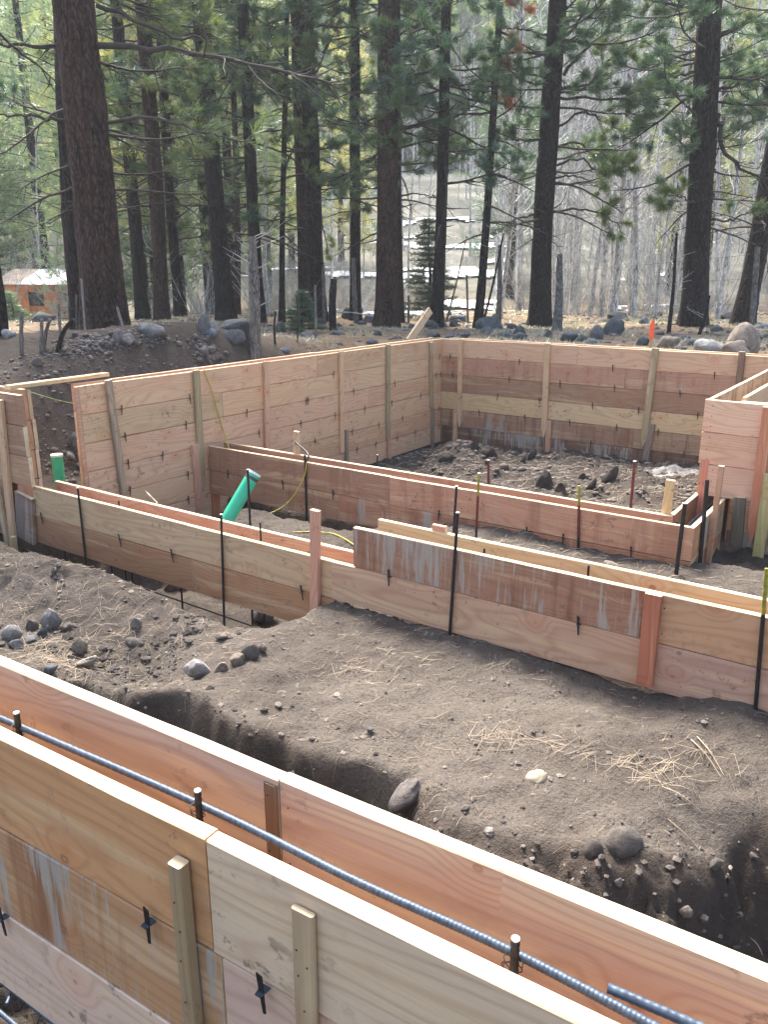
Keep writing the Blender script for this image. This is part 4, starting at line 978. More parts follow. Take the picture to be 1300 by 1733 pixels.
drock(28, 1100, 26, 20, (0.18, 0.17, 0.16, 1), 'small grey rock before the long pale one')
drock(50, 1088, 28, 14, MIDR, 'flat grey rock beside the long pale one')
drock(120, 1068, 40, 16, EARTHR, 'flat earthy rock right of the tall angular rock')
drock(134, 1112, 26, 26, TANR, 'upright tan rock among the straw at the left')
drock(152, 1132, 48, 16, (0.26, 0.23, 0.19, 1), 'flat tan slab rock above the near board')
drock(85, 1147, 30, 16, MIDR, 'grey rock half hidden by the near board at the left')
drock(231, 1066, 34, 24, (0.19, 0.175, 0.155, 1), 'wedge shaped grey rock in the hollow below the ridge')
drock(228, 1094, 36, 20, EARTHR, 'earthy rock with a pale rim at the middle left')
drock(338, 1148, 60, 34, (0.30, 0.28, 0.27, 1), 'pale triangular rock at the left edge of the mound', sink=.15)
drock(376, 1136, 34, 22, TANR, 'brown rock touching the pale triangular rock', sink=.15)
drock(400, 1128, 30, 26, TANR, 'tan rock at the head of the row by the mound', sink=.15)
drock(425, 1118, 36, 26, EARTHR, 'dark earthy rock in the row by the mound', sink=.15)
drock(443, 1104, 18, 14, TANR, 'small rounded rock at the end of the row by the mound', sink=.1)
drock(375, 1085, 30, 12, TANR, 'small flat rock above the row of rocks')
drock(448, 1063, 52, 32, MIDR, 'smooth grey rock in the footing trench by the tall pinkish stake', sink=.1)
drock(300, 1000, 46, 26, EARTHR, 'rounded earthy rock in the trench behind the black bars')
drock(690, 1386, 92, 46, (0.125, 0.11, 0.102, 1), 'large wedge shaped rock stuck in the cut bank above the near board', sink=.2)
drock(1052, 1452, 84, 36, (0.115, 0.10, 0.088, 1), 'big round earth-covered rock in the cut bank at the right', sink=.72)
drock(1003, 1452, 46, 22, (0.088, 0.074, 0.065, 1), 'smaller earth-covered rock left of the big round one', sink=.75)
drock(828, 1414, 20, 13, PALER, 'little pale pebble rock near the cut edge', sink=.1)
drock(1046, 1512, 20, 17, (0.2, 0.19, 0.18, 1), 'small pale rock low on the right slope', sink=.1)
drock(1155, 1578, 26, 22, (0.22, 0.19, 0.16, 1), 'tan stone at the foot of the right slope', sink=.1)
drock(1250, 1563, 18, 14, (0.2, 0.19, 0.18, 1), 'small grey stone low at the right edge', sink=.1)
drock(626, 1243, 16, 8, MIDR, 'flat dark stone lying on the bare mound', sink=.1)
drock(1211, 1480, 28, 22, (0.12, 0.11, 0.1, 1), 'dark stone on the right slope', sink=.1)
drock(1035, 985 - 22, 30, 14, TANR, 'rounded rock against the right end of the cross form')
CLOD = (0.055, 0.045, 0.04, 1)
for px, py, a, b, lab in ((925, 826, 40, 34, 'dark earth clod left of the blocky pair'), (948, 832, 36, 30, 'blocky dark earth clod in the middle of the far room'), (1035, 818, 38, 26, 'rounded dark clod toward the right of the far room'), (903, 778, 26, 22, 'dark clod at the foot of the far wall'), (985, 812, 22, 16, 'small clod between the blocky and the rounded clod'), (1003, 828, 24, 16, 'grey clod behind the cross form'), (830, 775, 44, 26, 'big clod on the heap in the far corner'), (800, 763, 34, 20, 'clod on top of the heap in the far corner'), (886, 785, 16, 12, 'tiny clod before the far wall'), (760, 782, 40, 16, 'low clod left of the heap')):
    rock(px, py, a, b, CLOD, lab, cat='clod', group='earth clods in the far room', name='earth_clod', sink=.42)

# ------------------------------------------------------------------ small ground cover: stones, straw, sawdust, rubble
def in_view(x, y, z):
    cx, cy = cam_xy(x, y); d = cy * math.cos(PITCH) - (z - EYE) * math.sin(PITCH)
    v = cy * math.sin(PITCH) + (z - EYE) * math.cos(PITCH)
    return (d > 0.3) & (np.abs(cx / d * F_PX) < 760) & (np.abs(v / d * F_PX) < 980)
def pebbles(n, box, smin, smax, seed, name, level=1, weight=None, flat=0.6, mat=STONEM):
    rng = np.random.default_rng(seed); x = rng.uniform(box[0], box[1], n); y = rng.uniform(box[2], box[3], n)
    z = height(x, y); ok = in_view(x, y, z)
    if weight is not None: ok &= rng.random(n) < weight(x, y)
    x, y, z = x[ok], y[ok], z[ok]; m = len(x)
    if level == 0:
        V_ = np.array([[1, 0, 0], [-1, 0, 0], [0, 1, 0], [0, -1, 0], [0, 0, 1], [0, 0, -1]], float); F_ = np.array([[0, 2, 4], [2, 1, 4], [1, 3, 4], [3, 0, 4], [2, 0, 5], [1, 2, 5], [3, 1, 5], [0, 3, 5]])
    else: V_, F_ = ico(level)
    s = smin * (smax / smin) ** (rng.random(m) ** 2.2)
    a = rng.uniform(0, 6.28, m); c, sn = np.cos(a)[:, None], np.sin(a)[:, None]
    sc = s[:, None] * rng.uniform(0.6, 1.2, (m, 3)); sc[:, 2] *= flat
    W = V_[None] * sc[:, None, :] * rng.uniform(0.82, 1.15, (m, len(V_), 1))
    Xr = W[..., 0] * c - W[..., 1] * sn; Yr = W[..., 0] * sn + W[..., 1] * c
    W = np.stack([Xr + x[:, None], Yr + y[:, None], W[..., 2] + (z + sc[:, 2] * 0.12)[:, None]], -1)
    g = Geo(); g.add(W.reshape(-1, 3), (F_[None] + (np.arange(m) * len(V_))[:, None, None]).reshape(-1, 3))
    o = link(name, g.mesh(name, mat, level > 0 and smax > .06)); o['kind'] = 'stuff'; tag(o, {'gravel': 'small stones and crumbs scattered over the dug dirt', 'rubble': 'pale rubble stones along the crest of the dirt pile', 'forest_litter': 'small rocks and cones on the forest floor'}[name.split('.')[0]]); return o
pebbles(13000, (-7.2, 0.6, 1.4, 7.0), 0.003, 0.020, 1, 'gravel', 0)
pebbles(500, (-7.2, 0.4, 1.5, 4.2), 0.010, 0.035, 2, 'gravel', 1, lambda x, y: 0.25 + 0.75 * ((np.interp(x, EDGE_X, EDGE_Y) > y) | (x < -4)))
pebbles(9000, (-7, -1.8, 6.7, 11.7), 0.008, 0.045, 3, 'gravel', 0)
pebbles(900, (-7, -1.8, 6.9, 11.6), 0.03, 0.07, 7, 'gravel', 1)
pebbles(2500, (-9.6, -7.3, 4.3, 8.0), 0.008, 0.04, 5, 'gravel', 1)
pebbles(7000, (-20, 12, 10.5, 36), 0.02, 0.10, 6, 'forest_litter', 1, lambda x, y: np.where(masks(x, y)[0] < 0.05, 1.0, 0))

def straw(points, seed, name, lmin=0.07, lmax=0.17, wd=0.0016, mat=NEEDLESTRAW, lift=0.010, label='', aim=None):
    """loose dry needles: each a thin bent three-sided sliver lying on the ground"""
    rng = np.random.default_rng(seed); P = np.asarray(points); m = len(P)
    a = rng.uniform(0, math.pi, m) if aim is None else rng.normal(aim, 0.5, m)
    L = rng.uniform(lmin, lmax, m); d = np.column_stack([np.cos(a), np.sin(a)]); nrm = np.column_stack([-d[:, 1], d[:, 0]])
    bend = rng.normal(0, 0.05, m)[:, None] * L[:, None]
    pts = []
    for t in (-0.5, 0.0, 0.5):
        q = P + d * (L[:, None] * t) + nrm * bend * (1 - (2 * t) ** 2)
        pts.append(np.column_stack([q, height(q[:, 0], q[:, 1]) + lift * rng.uniform(0.3, 1.6, m)]))
    g = Geo()
    prisms(g, pts[0], pts[1], wd * 0.7, wd, 3); prisms(g, pts[1], pts[2], wd, wd * 0.5, 3)
    o = link(name, g.mesh(name, mat)); o['kind'] = 'stuff'; o['label'] = label; return o
rng = np.random.default_rng(5)
def around(px, py, sx, sy, n, ang=0):
    out = []
    for k in range(n):
        u, v = rng.normal(0, 1, 2); out.append(ground_hit(px + u * sx * math.cos(ang) - v * sy * math.sin(ang), py + u * sx * math.sin(ang) + v * sy * math.cos(ang))[:2])
    return out
pts = around(610, 1138, 20, 12, 26) + around(850, 1252, 30, 10, 34) + around(900, 1262, 50, 6, 26, .1) + around(1000, 1272, 60, 10, 28, .3) + around(1080, 1300, 50, 14, 20, .3) + around(1130, 1305, 22, 14, 26) + around(1195, 1290, 30, 20, 22) + around(1000, 1115, 20, 10, 8) + around(840, 1130, 12, 10, 8) + around(720, 1250, 50, 30, 14) + around(700, 1100, 80, 30, 22)
straw(pts, 1, 'pine_straw', 0.06, 0.18, 0.0013, label='clumps of dry pine needles on the bare mound')
x = rng.uniform(-4.5, 0.3, 900); y = rng.uniform(2.5, 4.15, 900); ok = np.interp(x, EDGE_X, EDGE_Y) < y + .1
straw(np.column_stack([x, y])[ok], 2, 'pine_straw', 0.02, 0.09, 0.0009, label='thin scatter of dry needles over the bare mound')
pts = around(110, 1095, 40, 18, 90, .3) + around(90, 1120, 40, 10, 60, .3) + around(200, 1060, 30, 20, 22) + around(60, 1110, 30, 12, 40)
straw(pts, 3, 'pine_straw', 0.07, 0.2, 0.0014, label='drift of dry needles and straw beside the rocks at the left')
x = rng.uniform(-6.8, -1.9, 1500); y = rng.uniform(6.8, 11.4, 1500); straw(np.column_stack([x, y]), 4, 'pine_straw', 0.06, 0.3, 0.003, label='twigs and needles over the floor of the far room')
x = rng.uniform(-4.0, -0.5, 500); y = rng.uniform(4.5, 6.4, 500); straw(np.column_stack([x, y]), 5, 'pine_straw', 0.05, 0.16, 0.002, label='needles on the dirt between the low forms')
x = rng.uniform(-6.6, -3.4, 500); y = rng.uniform(2.4, 3.9, 500); straw(np.column_stack([x, y]), 6, 'pine_straw', 0.04, 0.18, 0.0011, label='scattered twigs on the left dirt')
pebbles(420, (-18, 8, 11.5, 24), 0.06, 0.20, 16, 'forest_litter', 1, lambda x, y: np.where(masks(x, y)[0] < 0.02, 1.0, 0) * (fbm(x / 3, y / 3, 2, 4) > -0.05), 0.65, mat=ROCK).color = (0.055, 0.06, 0.066, 1)
CLODM = mat_plain('earth_crumbs', (0.075, 0.063, 0.055), 0.98, var=0.35, sc=25, bump=0.9)
pebbles(3500, (-4.6, 0.5, 1.4, 4.0), 0.006, 0.028, 17, 'gravel', 1, lambda x, y: np.clip(1 - np.abs(np.interp(x, EDGE_X, EDGE_Y) - .25 - y) / .4, 0, 1), 0.8, mat=CLODM)
pebbles(3000, (-7.2, -3.6, 2.3, 4.2), 0.008, 0.04, 18, 'gravel', 1, lambda x, y: np.clip(fbm(x * 2, y * 2, 2, 6) * 4, 0, 1), 0.8, mat=CLODM)
def rubble(spots, seed):
    rg = np.random.default_rng(seed); g = Geo(); V_, F_ = ico(1)
    for (px, py, sx_, sy_, n, a, b) in spots:
        for k in range(n):
            q = ground_hit(px + rg.normal() * sx_, py + rg.normal() * sy_); s_ = rg.uniform(a, b) * (0.5 + rg.random() ** 2)
            g.add(V_ * rg.uniform(.8, 1.2, (len(V_), 1)) * [s_, s_ * rg.uniform(.7, 1.1), s_ * .7] + q + [0, 0, s_ * .3], F_)
    o = link('rubble', g.mesh('rubble', ROCK, True), color=(0.10, 0.092, 0.086, 1)); o['kind'] = 'stuff'; o['label'] = 'pale rubble stones along the crest of the dirt pile'
rubble([(190, 578, 38, 5, 380, .012, .04), (140, 592, 30, 6, 160, .01, .03), (338, 582, 10, 10, 70, .015, .04), (355, 603, 12, 6, 50, .03, .07), (110, 790, 20, 14, 60, .02, .05)], 5)
# a few thicker sticks on the right slope
for k, (a, b) in enumerate([((1130, 1390), (1205, 1470)), ((1170, 1500), (1225, 1560)), ((1120, 1335), (1185, 1375)), ((1270, 1590), (1295, 1630)), ((1180, 1250), (1225, 1315)), ((1170, 1255), (1220, 1318))]):
    A0, B0 = ground_hit(*a), ground_hit(*b); g = Geo(); tube(g, smooth_path([A0 + [0, 0, .012], (A0 + B0) / 2 + [0, 0, .03], B0 + [0, 0, .012]], 8), [0.003, .003, .0028, .0025, .002, .002, .0015, .001], 6)
    tag(link('twig', g.mesh('twig', NEEDLESTRAW, True)), ['long bent dry stem lying down the right slope', 'second dry stem lower on the right slope', 'dry stem at the top of the right slope', 'short stem in the bottom right of the dirt', 'dry stem of the crossed pair on the mound, right one', 'dry stem of the crossed pair on the mound, left one'][k], 'twig', 'dry stems on the right slope')
def heap(px, py, wpx, hpx, h, mat, name, label, cat, seed):
    p = ground_hit(px, py); f = cam_xy(p[0], p[1])[1]; r_ = px_size(wpx, f) / 2
    n = 28; rr = np.linspace(0, 1, 9); th = np.linspace(0, 2 * math.pi, n, endpoint=False); Vv = []
    for q in rr:
        for t in th:
            rad = r_ * q * (1 + 0.5 * vnoise(np.array([math.cos(t) * 1.5 + seed]), np.array([math.sin(t) * 1.5]), seed)[0])
            xx, yy = p[0] + rad * math.cos(t) * 1.0, p[1] + rad * math.sin(t) * hpx
            Vv.append([xx, yy, hz(xx, yy) + h * (1 - q ** 2) + (0.004 if q < 1 else -0.01) + 0.3 * h * vnoise(np.array([xx * 60]), np.array([yy * 60]), 3)[0]])
    k = np.arange(n); k2 = (k + 1) % n; F_ = np.concatenate([np.stack([a * n + k, a * n + k2, (a + 1) * n + k2, (a + 1) * n + k], -1) for a in range(8)])[:, ::-1]
    g = Geo(); g.add(Vv, F_); o = link(name, g.mesh(name, mat, True)); o['kind'] = 'stuff'; o['label'] = label
heap(908, 1316, 38, 1.0, 0.010, SAWDUST, 'sawdust', 'little heap of pale sawdust on the bare mound', 'sawdust', 3)
heap(1130, 797, 95, 0.7, 0.02, mat_plain('grey_ash', (0.24, 0.225, 0.21), 0.95, var=0.35, sc=12, bump=0.9), 'ash', 'pale ash or lime patch on the floor near the right wall', 'ash', 5)

# ------------------------------------------------------------------ trees
def tufts(g, P, D, rng, needles=14, length=0.16, width=0.008, spread=0.75, mi=0):
    P = np.asarray(P, float); D = np.asarray(D, float); m = len(P)
    D = D / (np.linalg.norm(D, axis=1, keepdims=True) + 1e-9)
    P = np.repeat(P, needles, 0); D = np.repeat(D, needles, 0); k = len(P)
    d = D + rng.normal(0, spread * 0.6, (k, 3)); d[:, 2] += 0.12; d /= np.linalg.norm(d, axis=1, keepdims=True)
    L = length * rng.uniform(0.6, 1.15, k)[:, None]
    s = np.cross(d, rng.normal(size=(k, 3))); s /= (np.linalg.norm(s, axis=1, keepdims=True) + 1e-9)
    base = P + rng.normal(0, 0.02 * length / .16, (k, 3))
    V_ = np.stack([base - s * width * 0.5, base + s * width * 0.5, base + d * L], 1).reshape(-1, 3)
    g.add(V_, np.arange(k * 3).reshape(-1, 3), mi)
class Limbs:
    def __init__(self, seed): self.a = []; self.b = []; self.r0 = []; self.r1 = []; self.tp = []; self.td = []; self.rng = np.random.default_rng(seed)
    def seg(self, p, q, r0, r1): self.a.append(p); self.b.append(q); self.r0.append(r0); self.r1.append(r1)
    def path(self, pts, r0, r1):
        n = len(pts)
        for k in range(n - 1): self.seg(pts[k], pts[k + 1], r0 + (r1 - r0) * k / (n - 1), r0 + (r1 - r0) * (k + 1) / (n - 1))
    def branch(self, p, d, L, r, level, green=1.0, droop=-0.05, curl=0.25, sub=9, nt=3):
        """a curved limb with side branchlets; needles on the outer ones"""
        rng = self.rng; n = max(3, int(5 * min(1.5, L))) ; d = np.array(d, float); d /= np.linalg.norm(d); pts = [np.array(p, float)]
        for k in range(n):
            d = d + rng.normal(0, 0.10, 3) + [0, 0, droop + curl * (k / n) * 0.35]; d /= np.linalg.norm(d)
            pts.append(pts[-1] + d * L / n)
        self.path(pts, r, r * 0.30); self.along(pts, L, r, level, green, sub, nt); return pts
    def along(self, pts, L, r, level, green, sub, nt):
        rng = self.rng; P = np.array(pts); n = len(P) - 1
        if level > 0:
            for k in range(int(sub * L)):
                t = rng.uniform(0.22, 1.0); f = t * n; i_ = min(int(f), n - 1); q = P[i_] + (P[i_ + 1] - P[i_]) * (f - i_)
                dd = P[i_ + 1] - P[i_]; dd = dd / (np.linalg.norm(dd) + 1e-9)
                s = rng.normal(size=3); s -= dd * (s @ dd); s /= np.linalg.norm(s); s[2] *= 0.55
                nd = dd * 0.75 + s * 0.85
                self.branch(q, nd, L * rng.uniform(0.16, 0.36) * (1.15 - 0.5 * t), r * 0.34, level - 1, green if t > 0.42 else 0.0, -0.02, 0.4, sub * 1.3, nt)
        if level <= 1 and rng.random() < green:
            for k in range(nt):
                t = 1 - k * 0.16; f = t * n; i_ = min(int(f), n - 1); q = P[i_] + (P[i_ + 1] - P[i_]) * min(1, f - i_)
                dd = P[i_ + 1] - P[i_]; self.tp.append(q); self.td.append(dd)
    def build(self, name_w, name_n, parent, wood, needle, nd=14, length=0.16, width=0.008, sides=4, link_it=True):
        out_ = []
        if self.a:
            g = Geo(); prisms(g, self.a, self.b, np.array(self.r0), np.array(self.r1), sides); me = g.mesh(name_w, wood, True); out_.append((name_w, me))
        if self.tp:
            g = Geo(); tufts(g, self.tp, self.td, self.rng, nd, length, width); out_.append((name_n, g.mesh(name_n, needle)))
        if link_it:
            for nm, me in out_: link(nm, me, parent)
        return out_
def trunk_mesh(pts, rads, seed, mat, sides=28, rings=90, rough=0.05, flare=1.35):
    P = smooth_path(pts, rings); rr = np.interp(np.linspace(0, 1, rings), np.linspace(0, 1, len(rads)), rads)
    a = np.arange(sides) * 2 * math.pi / sides; z = P[:, 2]
    fl = 1 + (flare - 1) * np.exp(-(z - z[0]) / 0.45)
    th = np.broadcast_to(a, (rings, sides)); zz = np.broadcast_to(z[:, None], (rings, sides))
    n = fbm(np.cos(th) * 3.1 + zz * 0.35 + seed, np.sin(th) * 3.1 + zz * 1.3, 4, seed) ; n2 = fbm(th * 4.0, zz * 1.2, 2, seed + 5)
    R_ = rr[:, None] * fl[:, None] * (1 + rough * 2.0 * n + rough * 0.8 * n2) * (1 + (fl[:, None] - 1) * 0.5 * np.sin(th * 5 + seed))
    V_ = np.stack([P[:, 0:1] + R_ * np.cos(th), P[:, 1:2] + R_ * np.sin(th), zz], -1).reshape(-1, 3)
    k = np.arange(sides); k2 = (k + 1) % sides; b = (np.arange(rings - 1) * sides)[:, None]
    g = Geo(); g.add(V_, np.stack([b + k, b + k2, b + sides + k2, b + sides + k], -1).reshape(-1, 4)); return g.mesh('trunk', mat, True)
def tree_axis(base_px, top_px, fwd):
    bx = at_fwd(base_px[0], base_px[1], fwd); tp = at_fwd(top_px[0], top_px[1], fwd)
    z = hz(bx[0], bx[1]); return np.array([bx[0], bx[1], z - 0.12]), tp
# (base px, top px, px width low, px width at top, forward metres, bark, label, extra)
PINES = [
 ((5, 612), (-18, 380), 24, 12, 11.5, 'g', 'thin dark trunk cut by the left edge of the picture', 0),
 ((180, 572), (124, 0), 84, 66, 15.0, 'r', 'thickest pine of all with reddish bark beside the orange cabin', 6),
 ((150, 575), (112, 0), 60, 44, 16.2, 'd', 'dark pine hidden close behind the thickest trunk, at its left', 0),
 ((240, 530), (195, 0), 26, 18, 23.0, 'd', 'slim dark pine, first to the right of the thickest trunk', 5),
 ((272, 528), (240, 0), 28, 24, 22.0, 'r', 'brown pine second to the right of the thickest trunk', 5),
 ((303, 520), (268, 0), 20, 14, 24.5, 'd', 'slim black pine third to the right of the thickest trunk', 5),
 ((383, 522), (338, 0), 34, 27, 20.5, 'd', 'sturdy black pine leaning left, left of the mossy stub', 3),
 ((401, 520), (390, 0), 12, 9, 26.0, 'r', 'thin reddish pine half hidden behind the sturdy black pine', 4),
 ((438, 522), (410, 0), 24, 19, 21.5, 'd', 'tall dark pine rising behind the mossy stub', 4),
 ((476, 524), (485, 60), 12, 8, 22.0, 'd', 'very thin black pine left of the little fir', 3),
 ((513, 492), (499, 0), 21, 17, 23.5, 'r', 'straight reddish brown pine, left one of the joined pair', 3),
 ((537, 500), (518, 30), 34, 25, 22.5, 'd', 'broad black pine, right one of the joined pair', 6),
 ((601, 520), (601, 0), 21, 16, 23.0, 'd', 'straight black pine between the joined pair and the wide reddish trunk', 4),
 ((655, 527), (657, 0), 44, 33, 20.0, 'r', 'wide reddish pine at the centre of the picture', 5),
 ((679, 520), (672, 0), 14, 11, 22.5, 'd', 'narrow black pine close behind the wide reddish one', 3),
 ((740, 530), (756, 0), 24, 16, 20.0, 'd', 'straight dark pine right of the dark fir', 6),
 ((810, 530), (847, 0), 17, 10, 19.5, 'd', 'slim leaning pine with dead orange needles', 3),
 ((915, 533), (945, 0), 42, 30, 20.0, 'd', 'large dark pine right of centre with spreading boughs', 8),
 ((1175, 532), (1203, 0), 48, 40, 18.5, 'd', 'thick dark pine near the right edge', 6),
 ((1258, 527), (1335, 120), 40, 30, 19.5, 'd', 'stout trunk leaning right at the right edge', 4),
]
HERO = {}
for n_, (b_, t_, wl, wt, fwd, bk, lab, nl) in enumerate(PINES):
    B0, T0 = tree_axis(b_, t_, fwd); lowtop = b_[0] < 10
    th = thing('pine_tree', lab, 'tree', tuple(B0), 0, 'pines standing round the clearing')
    T = T0 - B0; up = T / T[2]; Htot = 3.5 if lowtop and False else max(T[2] + 3.0, 9.0)
    r0 = px_size(wl, fwd) / 2; r1 = px_size(wt, fwd) / 2
    bow = np.array([math.sin(n_ * 2.1), math.cos(n_ * 1.7), 0]) * 0.05
    pts = [up * 0, up * T[2] * 0.33 + bow, up * T[2] * 0.66 + bow * .6, T, up * Htot]
    thin = 0.86 if wl > 50 else 0.86; r0 *= thin; r1 *= thin
    mat = {'r': BARK_RED, 'd': BARK_DARK, 'g': BARK_DARK}[bk]
    link('trunk', trunk_mesh(pts, [r0 * .94, r0 * .94 - (r0 - r1) * .33, r1 + (r0 - r1) * .33, r1, r1 * 0.85], n_, mat, 40 if wl > 50 else 22, 200 if wl > 50 else 90, 0.055), th)
    HERO[n_] = (th, B0, up, T, Htot, r0, r1, fwd, nl)
# dead and living limbs, each tree its own
def cam_dir(cx, cy, z=0.0):
    x_, y_ = site_xy(cx, cy); return np.array([x_, y_, z])
for n_, (th, B0, up, T, Htot, r0, r1, fwd, nl) in HERO.items():
    Lb = Limbs(100 + n_); rng = Lb.rng
    cnt = int(16 + nl * 7)
    for k in range(cnt):
        z = rng.uniform(2.2 if nl > 2 else 3.0, Htot - 0.2); ang = rng.uniform(0, 2 * math.pi); q = up * z
        L = rng.uniform(0.5, 2.6) * (0.7 + 0.12 * z / 3); dead = z < rng.uniform(2.2, 4.8)
        d = np.array([math.cos(ang), math.sin(ang), rng.uniform(-0.25, 0.25)])
        if n_ in (1, 2) and z < 6.5 and (d @ cam_dir(0, -1)) > 0.3: continue
        Lb.branch(q, d, L, 0.010 + 0.010 * L, 1 if dead else 2 if L > 1.4 else 1, 0.0 if dead else 0.85, -0.10 if dead else -0.03, 0.5, 3.4 if dead else 5.6, 4)
    dead_orange = (n_ == 16)
    Lb.build('branches', 'needles', th, DEADTWIG, NEEDLE, 16, 0.20, 0.011)
# long limbs the photograph shows one by one: (tree, pixel path, base radius, needles)
LONG = [
 (1, [(160, 75), (240, 82), (330, 92), (420, 108), (500, 128), (560, 140)], 0.055, 0.0),
 (1, [(150, 85), (60, 78), (-30, 76)], 0.05, 0.0),
 (1, [(175, 210), (240, 200), (300, 212), (370, 230), (420, 240)], 0.035, 0.2),
 (1, [(130, 205), (60, 198), (-20, 195)], 0.04, 0.1),
 (1, [(165, 10), (230, 35), (300, 65), (350, 60)], 0.04, 0.1),
 (17, [(955, 125), (985, 90), (1020, 60), (1050, 20)], 0.045, 0.8),
 (17, [(950, 150), (1000, 140), (1035, 100), (1080, 70)], 0.04, 0.8),
 (17, [(945, 165), (1010, 168), (1070, 170), (1120, 178)], 0.035, 0.6),
 (17, [(945, 215), (985, 190), (1020, 205), (1060, 225)], 0.035, 0.7),
 (17, [(940, 250), (975, 240), (1010, 265), (1045, 290)], 0.032, 0.9),
 (17, [(938, 280), (980, 270), (1020, 290), (1060, 282)], 0.032, 0.9),
 (17, [(935, 302), (980, 300), (1020, 318)], 0.028, 0.6),
 (17, [(930, 360), (975, 355), (1020, 362), (1050, 385)], 0.035, 0.9),
 (17, [(925, 235), (890, 238), (860, 235)], 0.030, 0.1),
 (17, [(930, 60), (890, 50), (850, 45)], 0.03, 0.3),
 (17, [(905, 365), (870, 372), (845, 395)], 0.03, 0.5),
 (17, [(960, 60), (990, 20), (1010, -30)], 0.04, 0.7),
 (18, [(1215, 190), (1225, 250), (1260, 290), (1310, 305)], 0.055, 0.1),
 (18, [(1210, 150), (1250, 145), (1300, 130)], 0.04, 0.9),
 (18, [(1180, 120), (1140, 130), (1100, 145)], 0.035, 0.9),
 (18, [(1205, 370), (1240, 372), (1280, 350)], 0.03, 0.9),
 (18, [(1180, 345), (1160, 335), (1130, 330)], 0.022, 0.9),
 (18, [(1215, 60), (1260, 40), (1310, 30)], 0.04, 0.9),
 (18, [(1190, 15), (1140, 8), (1080, -10)], 0.04, 0.7),
 (13, [(670, 215), (700, 215), (735, 213)], 0.025, 0.0),
 (13, [(675, 330), (705, 328), (740, 332)], 0.025, 0.0),
 (11, [(550, 205), (590, 215), (640, 225)], 0.025, 0.3),
 (11, [(545, 90), (560, 70), (600, 62), (640, 68)], 0.035, 0.4),
 (11, [(550, 245), (590, 243), (620, 250)], 0.02, 0.0),
 (6, [(355, 65), (300, 55), (250, 30)], 0.03, 0.1),
 (16, [(840, 60), (860, 75), (872, 110)], 0.015, 1.0),
 (16, [(838, 20), (862, 5), (885, 10)], 0.015, 1.0),
 (16, [(835, 130), (850, 160), (860, 190)], 0.012, 1.0),
]
for n_, path, r_, gr in LONG:
    th, B0, up, T, Htot, r0, r1, fwd, nl = HERO[n_]
    dep = np.linspace(0, random.Random(len(path) * 7 + path[0][1]).uniform(-1.8, 0.6), len(path))
    P = smooth_path([at_fwd(a, b, fwd + dz) - B0 for (a, b), dz in zip(path, dep)], 14)
    Lb = Limbs(500 + path[0][1] + n_); L = np.linalg.norm(np.diff(P, axis=0), axis=1).sum(); P = P + Lb.rng.normal(0, 0.018, P.shape)
    Lb.path(list(P), r_, r_ * 0.3); Lb.along(list(P), L, r_ * 0.7, 2 if gr > 0.3 else 1, gr, 6.5, 5)
    Lb.build('limb', 'limb_needles', th, DEADTWIG, NEEDLE_DEAD if n_ == 16 else NEEDLE, 18, 0.21, 0.011, 6)

def scatter_cam(rng, cx0, cx1, cy0, cy1):
    cy = rng.uniform(cy0, cy1); t = rng.uniform(cx0, cx1); return site_xy(t * cy, cy)
# background conifers (kinds built once, then copied)
def conifer_kind(seed, Hh, width, needle, low, dens, sag):
    Lb = Limbs(seed); rng = Lb.rng; z = low
    while z < Hh * 0.98:
        f = 1 - (z - low * 0.4) / (Hh - low * 0.4)
        for k in range(dens):
            ang = rng.uniform(0, 6.28); L = width * (f ** 0.75) * rng.uniform(0.55, 1.1) + 0.25
            p = np.array([0, 0, z + rng.uniform(-.3, .3)]); d = np.array([math.cos(ang), math.sin(ang), rng.uniform(-.1, .25) - sag])
            n = 4; pts = [p]; dd = d.copy()
            for _ in range(n): dd = dd + rng.normal(0, .10, 3) + [0, 0, 0.05]; pts.append(pts[-1] + dd / np.linalg.norm(dd) * L / n)
            Lb.path(pts, 0.03, 0.01)
            for _ in range(int(7 + L * 7)):
                t = rng.uniform(0.3, 1.0) * n; i_ = min(int(t), n - 1); q = pts[i_] + (pts[i_ + 1] - pts[i_]) * (t - i_)
                off = rng.normal(0, 0.20 + 0.06 * L, 3) * [1, 1, 0.6]
                Lb.tp.append(q + off); Lb.td.append(off + dd * 0.35 + [0, 0, .1])
        z += rng.uniform(0.35, 0.75) * (1 + 0.02 * z)
    return Lb.build('branches', 'needles', None, DEADTWIG, needle, 9, 0.30, 0.028, 3, link_it=False)
def simple_trunk(Hh, r, mat, seed):
    return trunk_mesh([[0, 0, -0.3], [0.05 * (seed % 3 - 1), 0.04, Hh * .35], [0, 0, Hh * .7], [0.02, 0, Hh]], [r, r * .8, r * .5, r * .12], seed, mat, 10, 14, 0.06, 1.2)
KINDS = []
for s, (Hh, wdt, nd, low, dens, sag, r) in enumerate([(17, 2.6, NEEDLE_PALE, 2.5, 4, 0.0, .20), (20, 3.0, NEEDLE_PALE, 4.5, 4, 0.05, .24), (14, 2.2, NEEDLE, 1.5, 4, 0.0, .17), (22, 2.7, NEEDLE, 6, 4, 0.05, .26), (11, 2.3, NEEDLE_PALE, 0.8, 4, 0.0, .14)]):
    KINDS.append((simple_trunk(Hh, r, BARK_DARK, s), conifer_kind(300 + s, Hh, wdt, nd, low, dens, sag), Hh))
def place_conifer(x, y, k, sc, rot, label, group, name='pine_tree'):
    tr, parts, Hh = KINDS[k]
    th = thing(name, label, 'tree', (x, y, hz(x, y)), rot, group); th.scale = (sc, sc, sc)
    link('trunk', tr, th)
    for nm, me in parts: link(nm, me, th)
    return th
rng = np.random.default_rng(77)
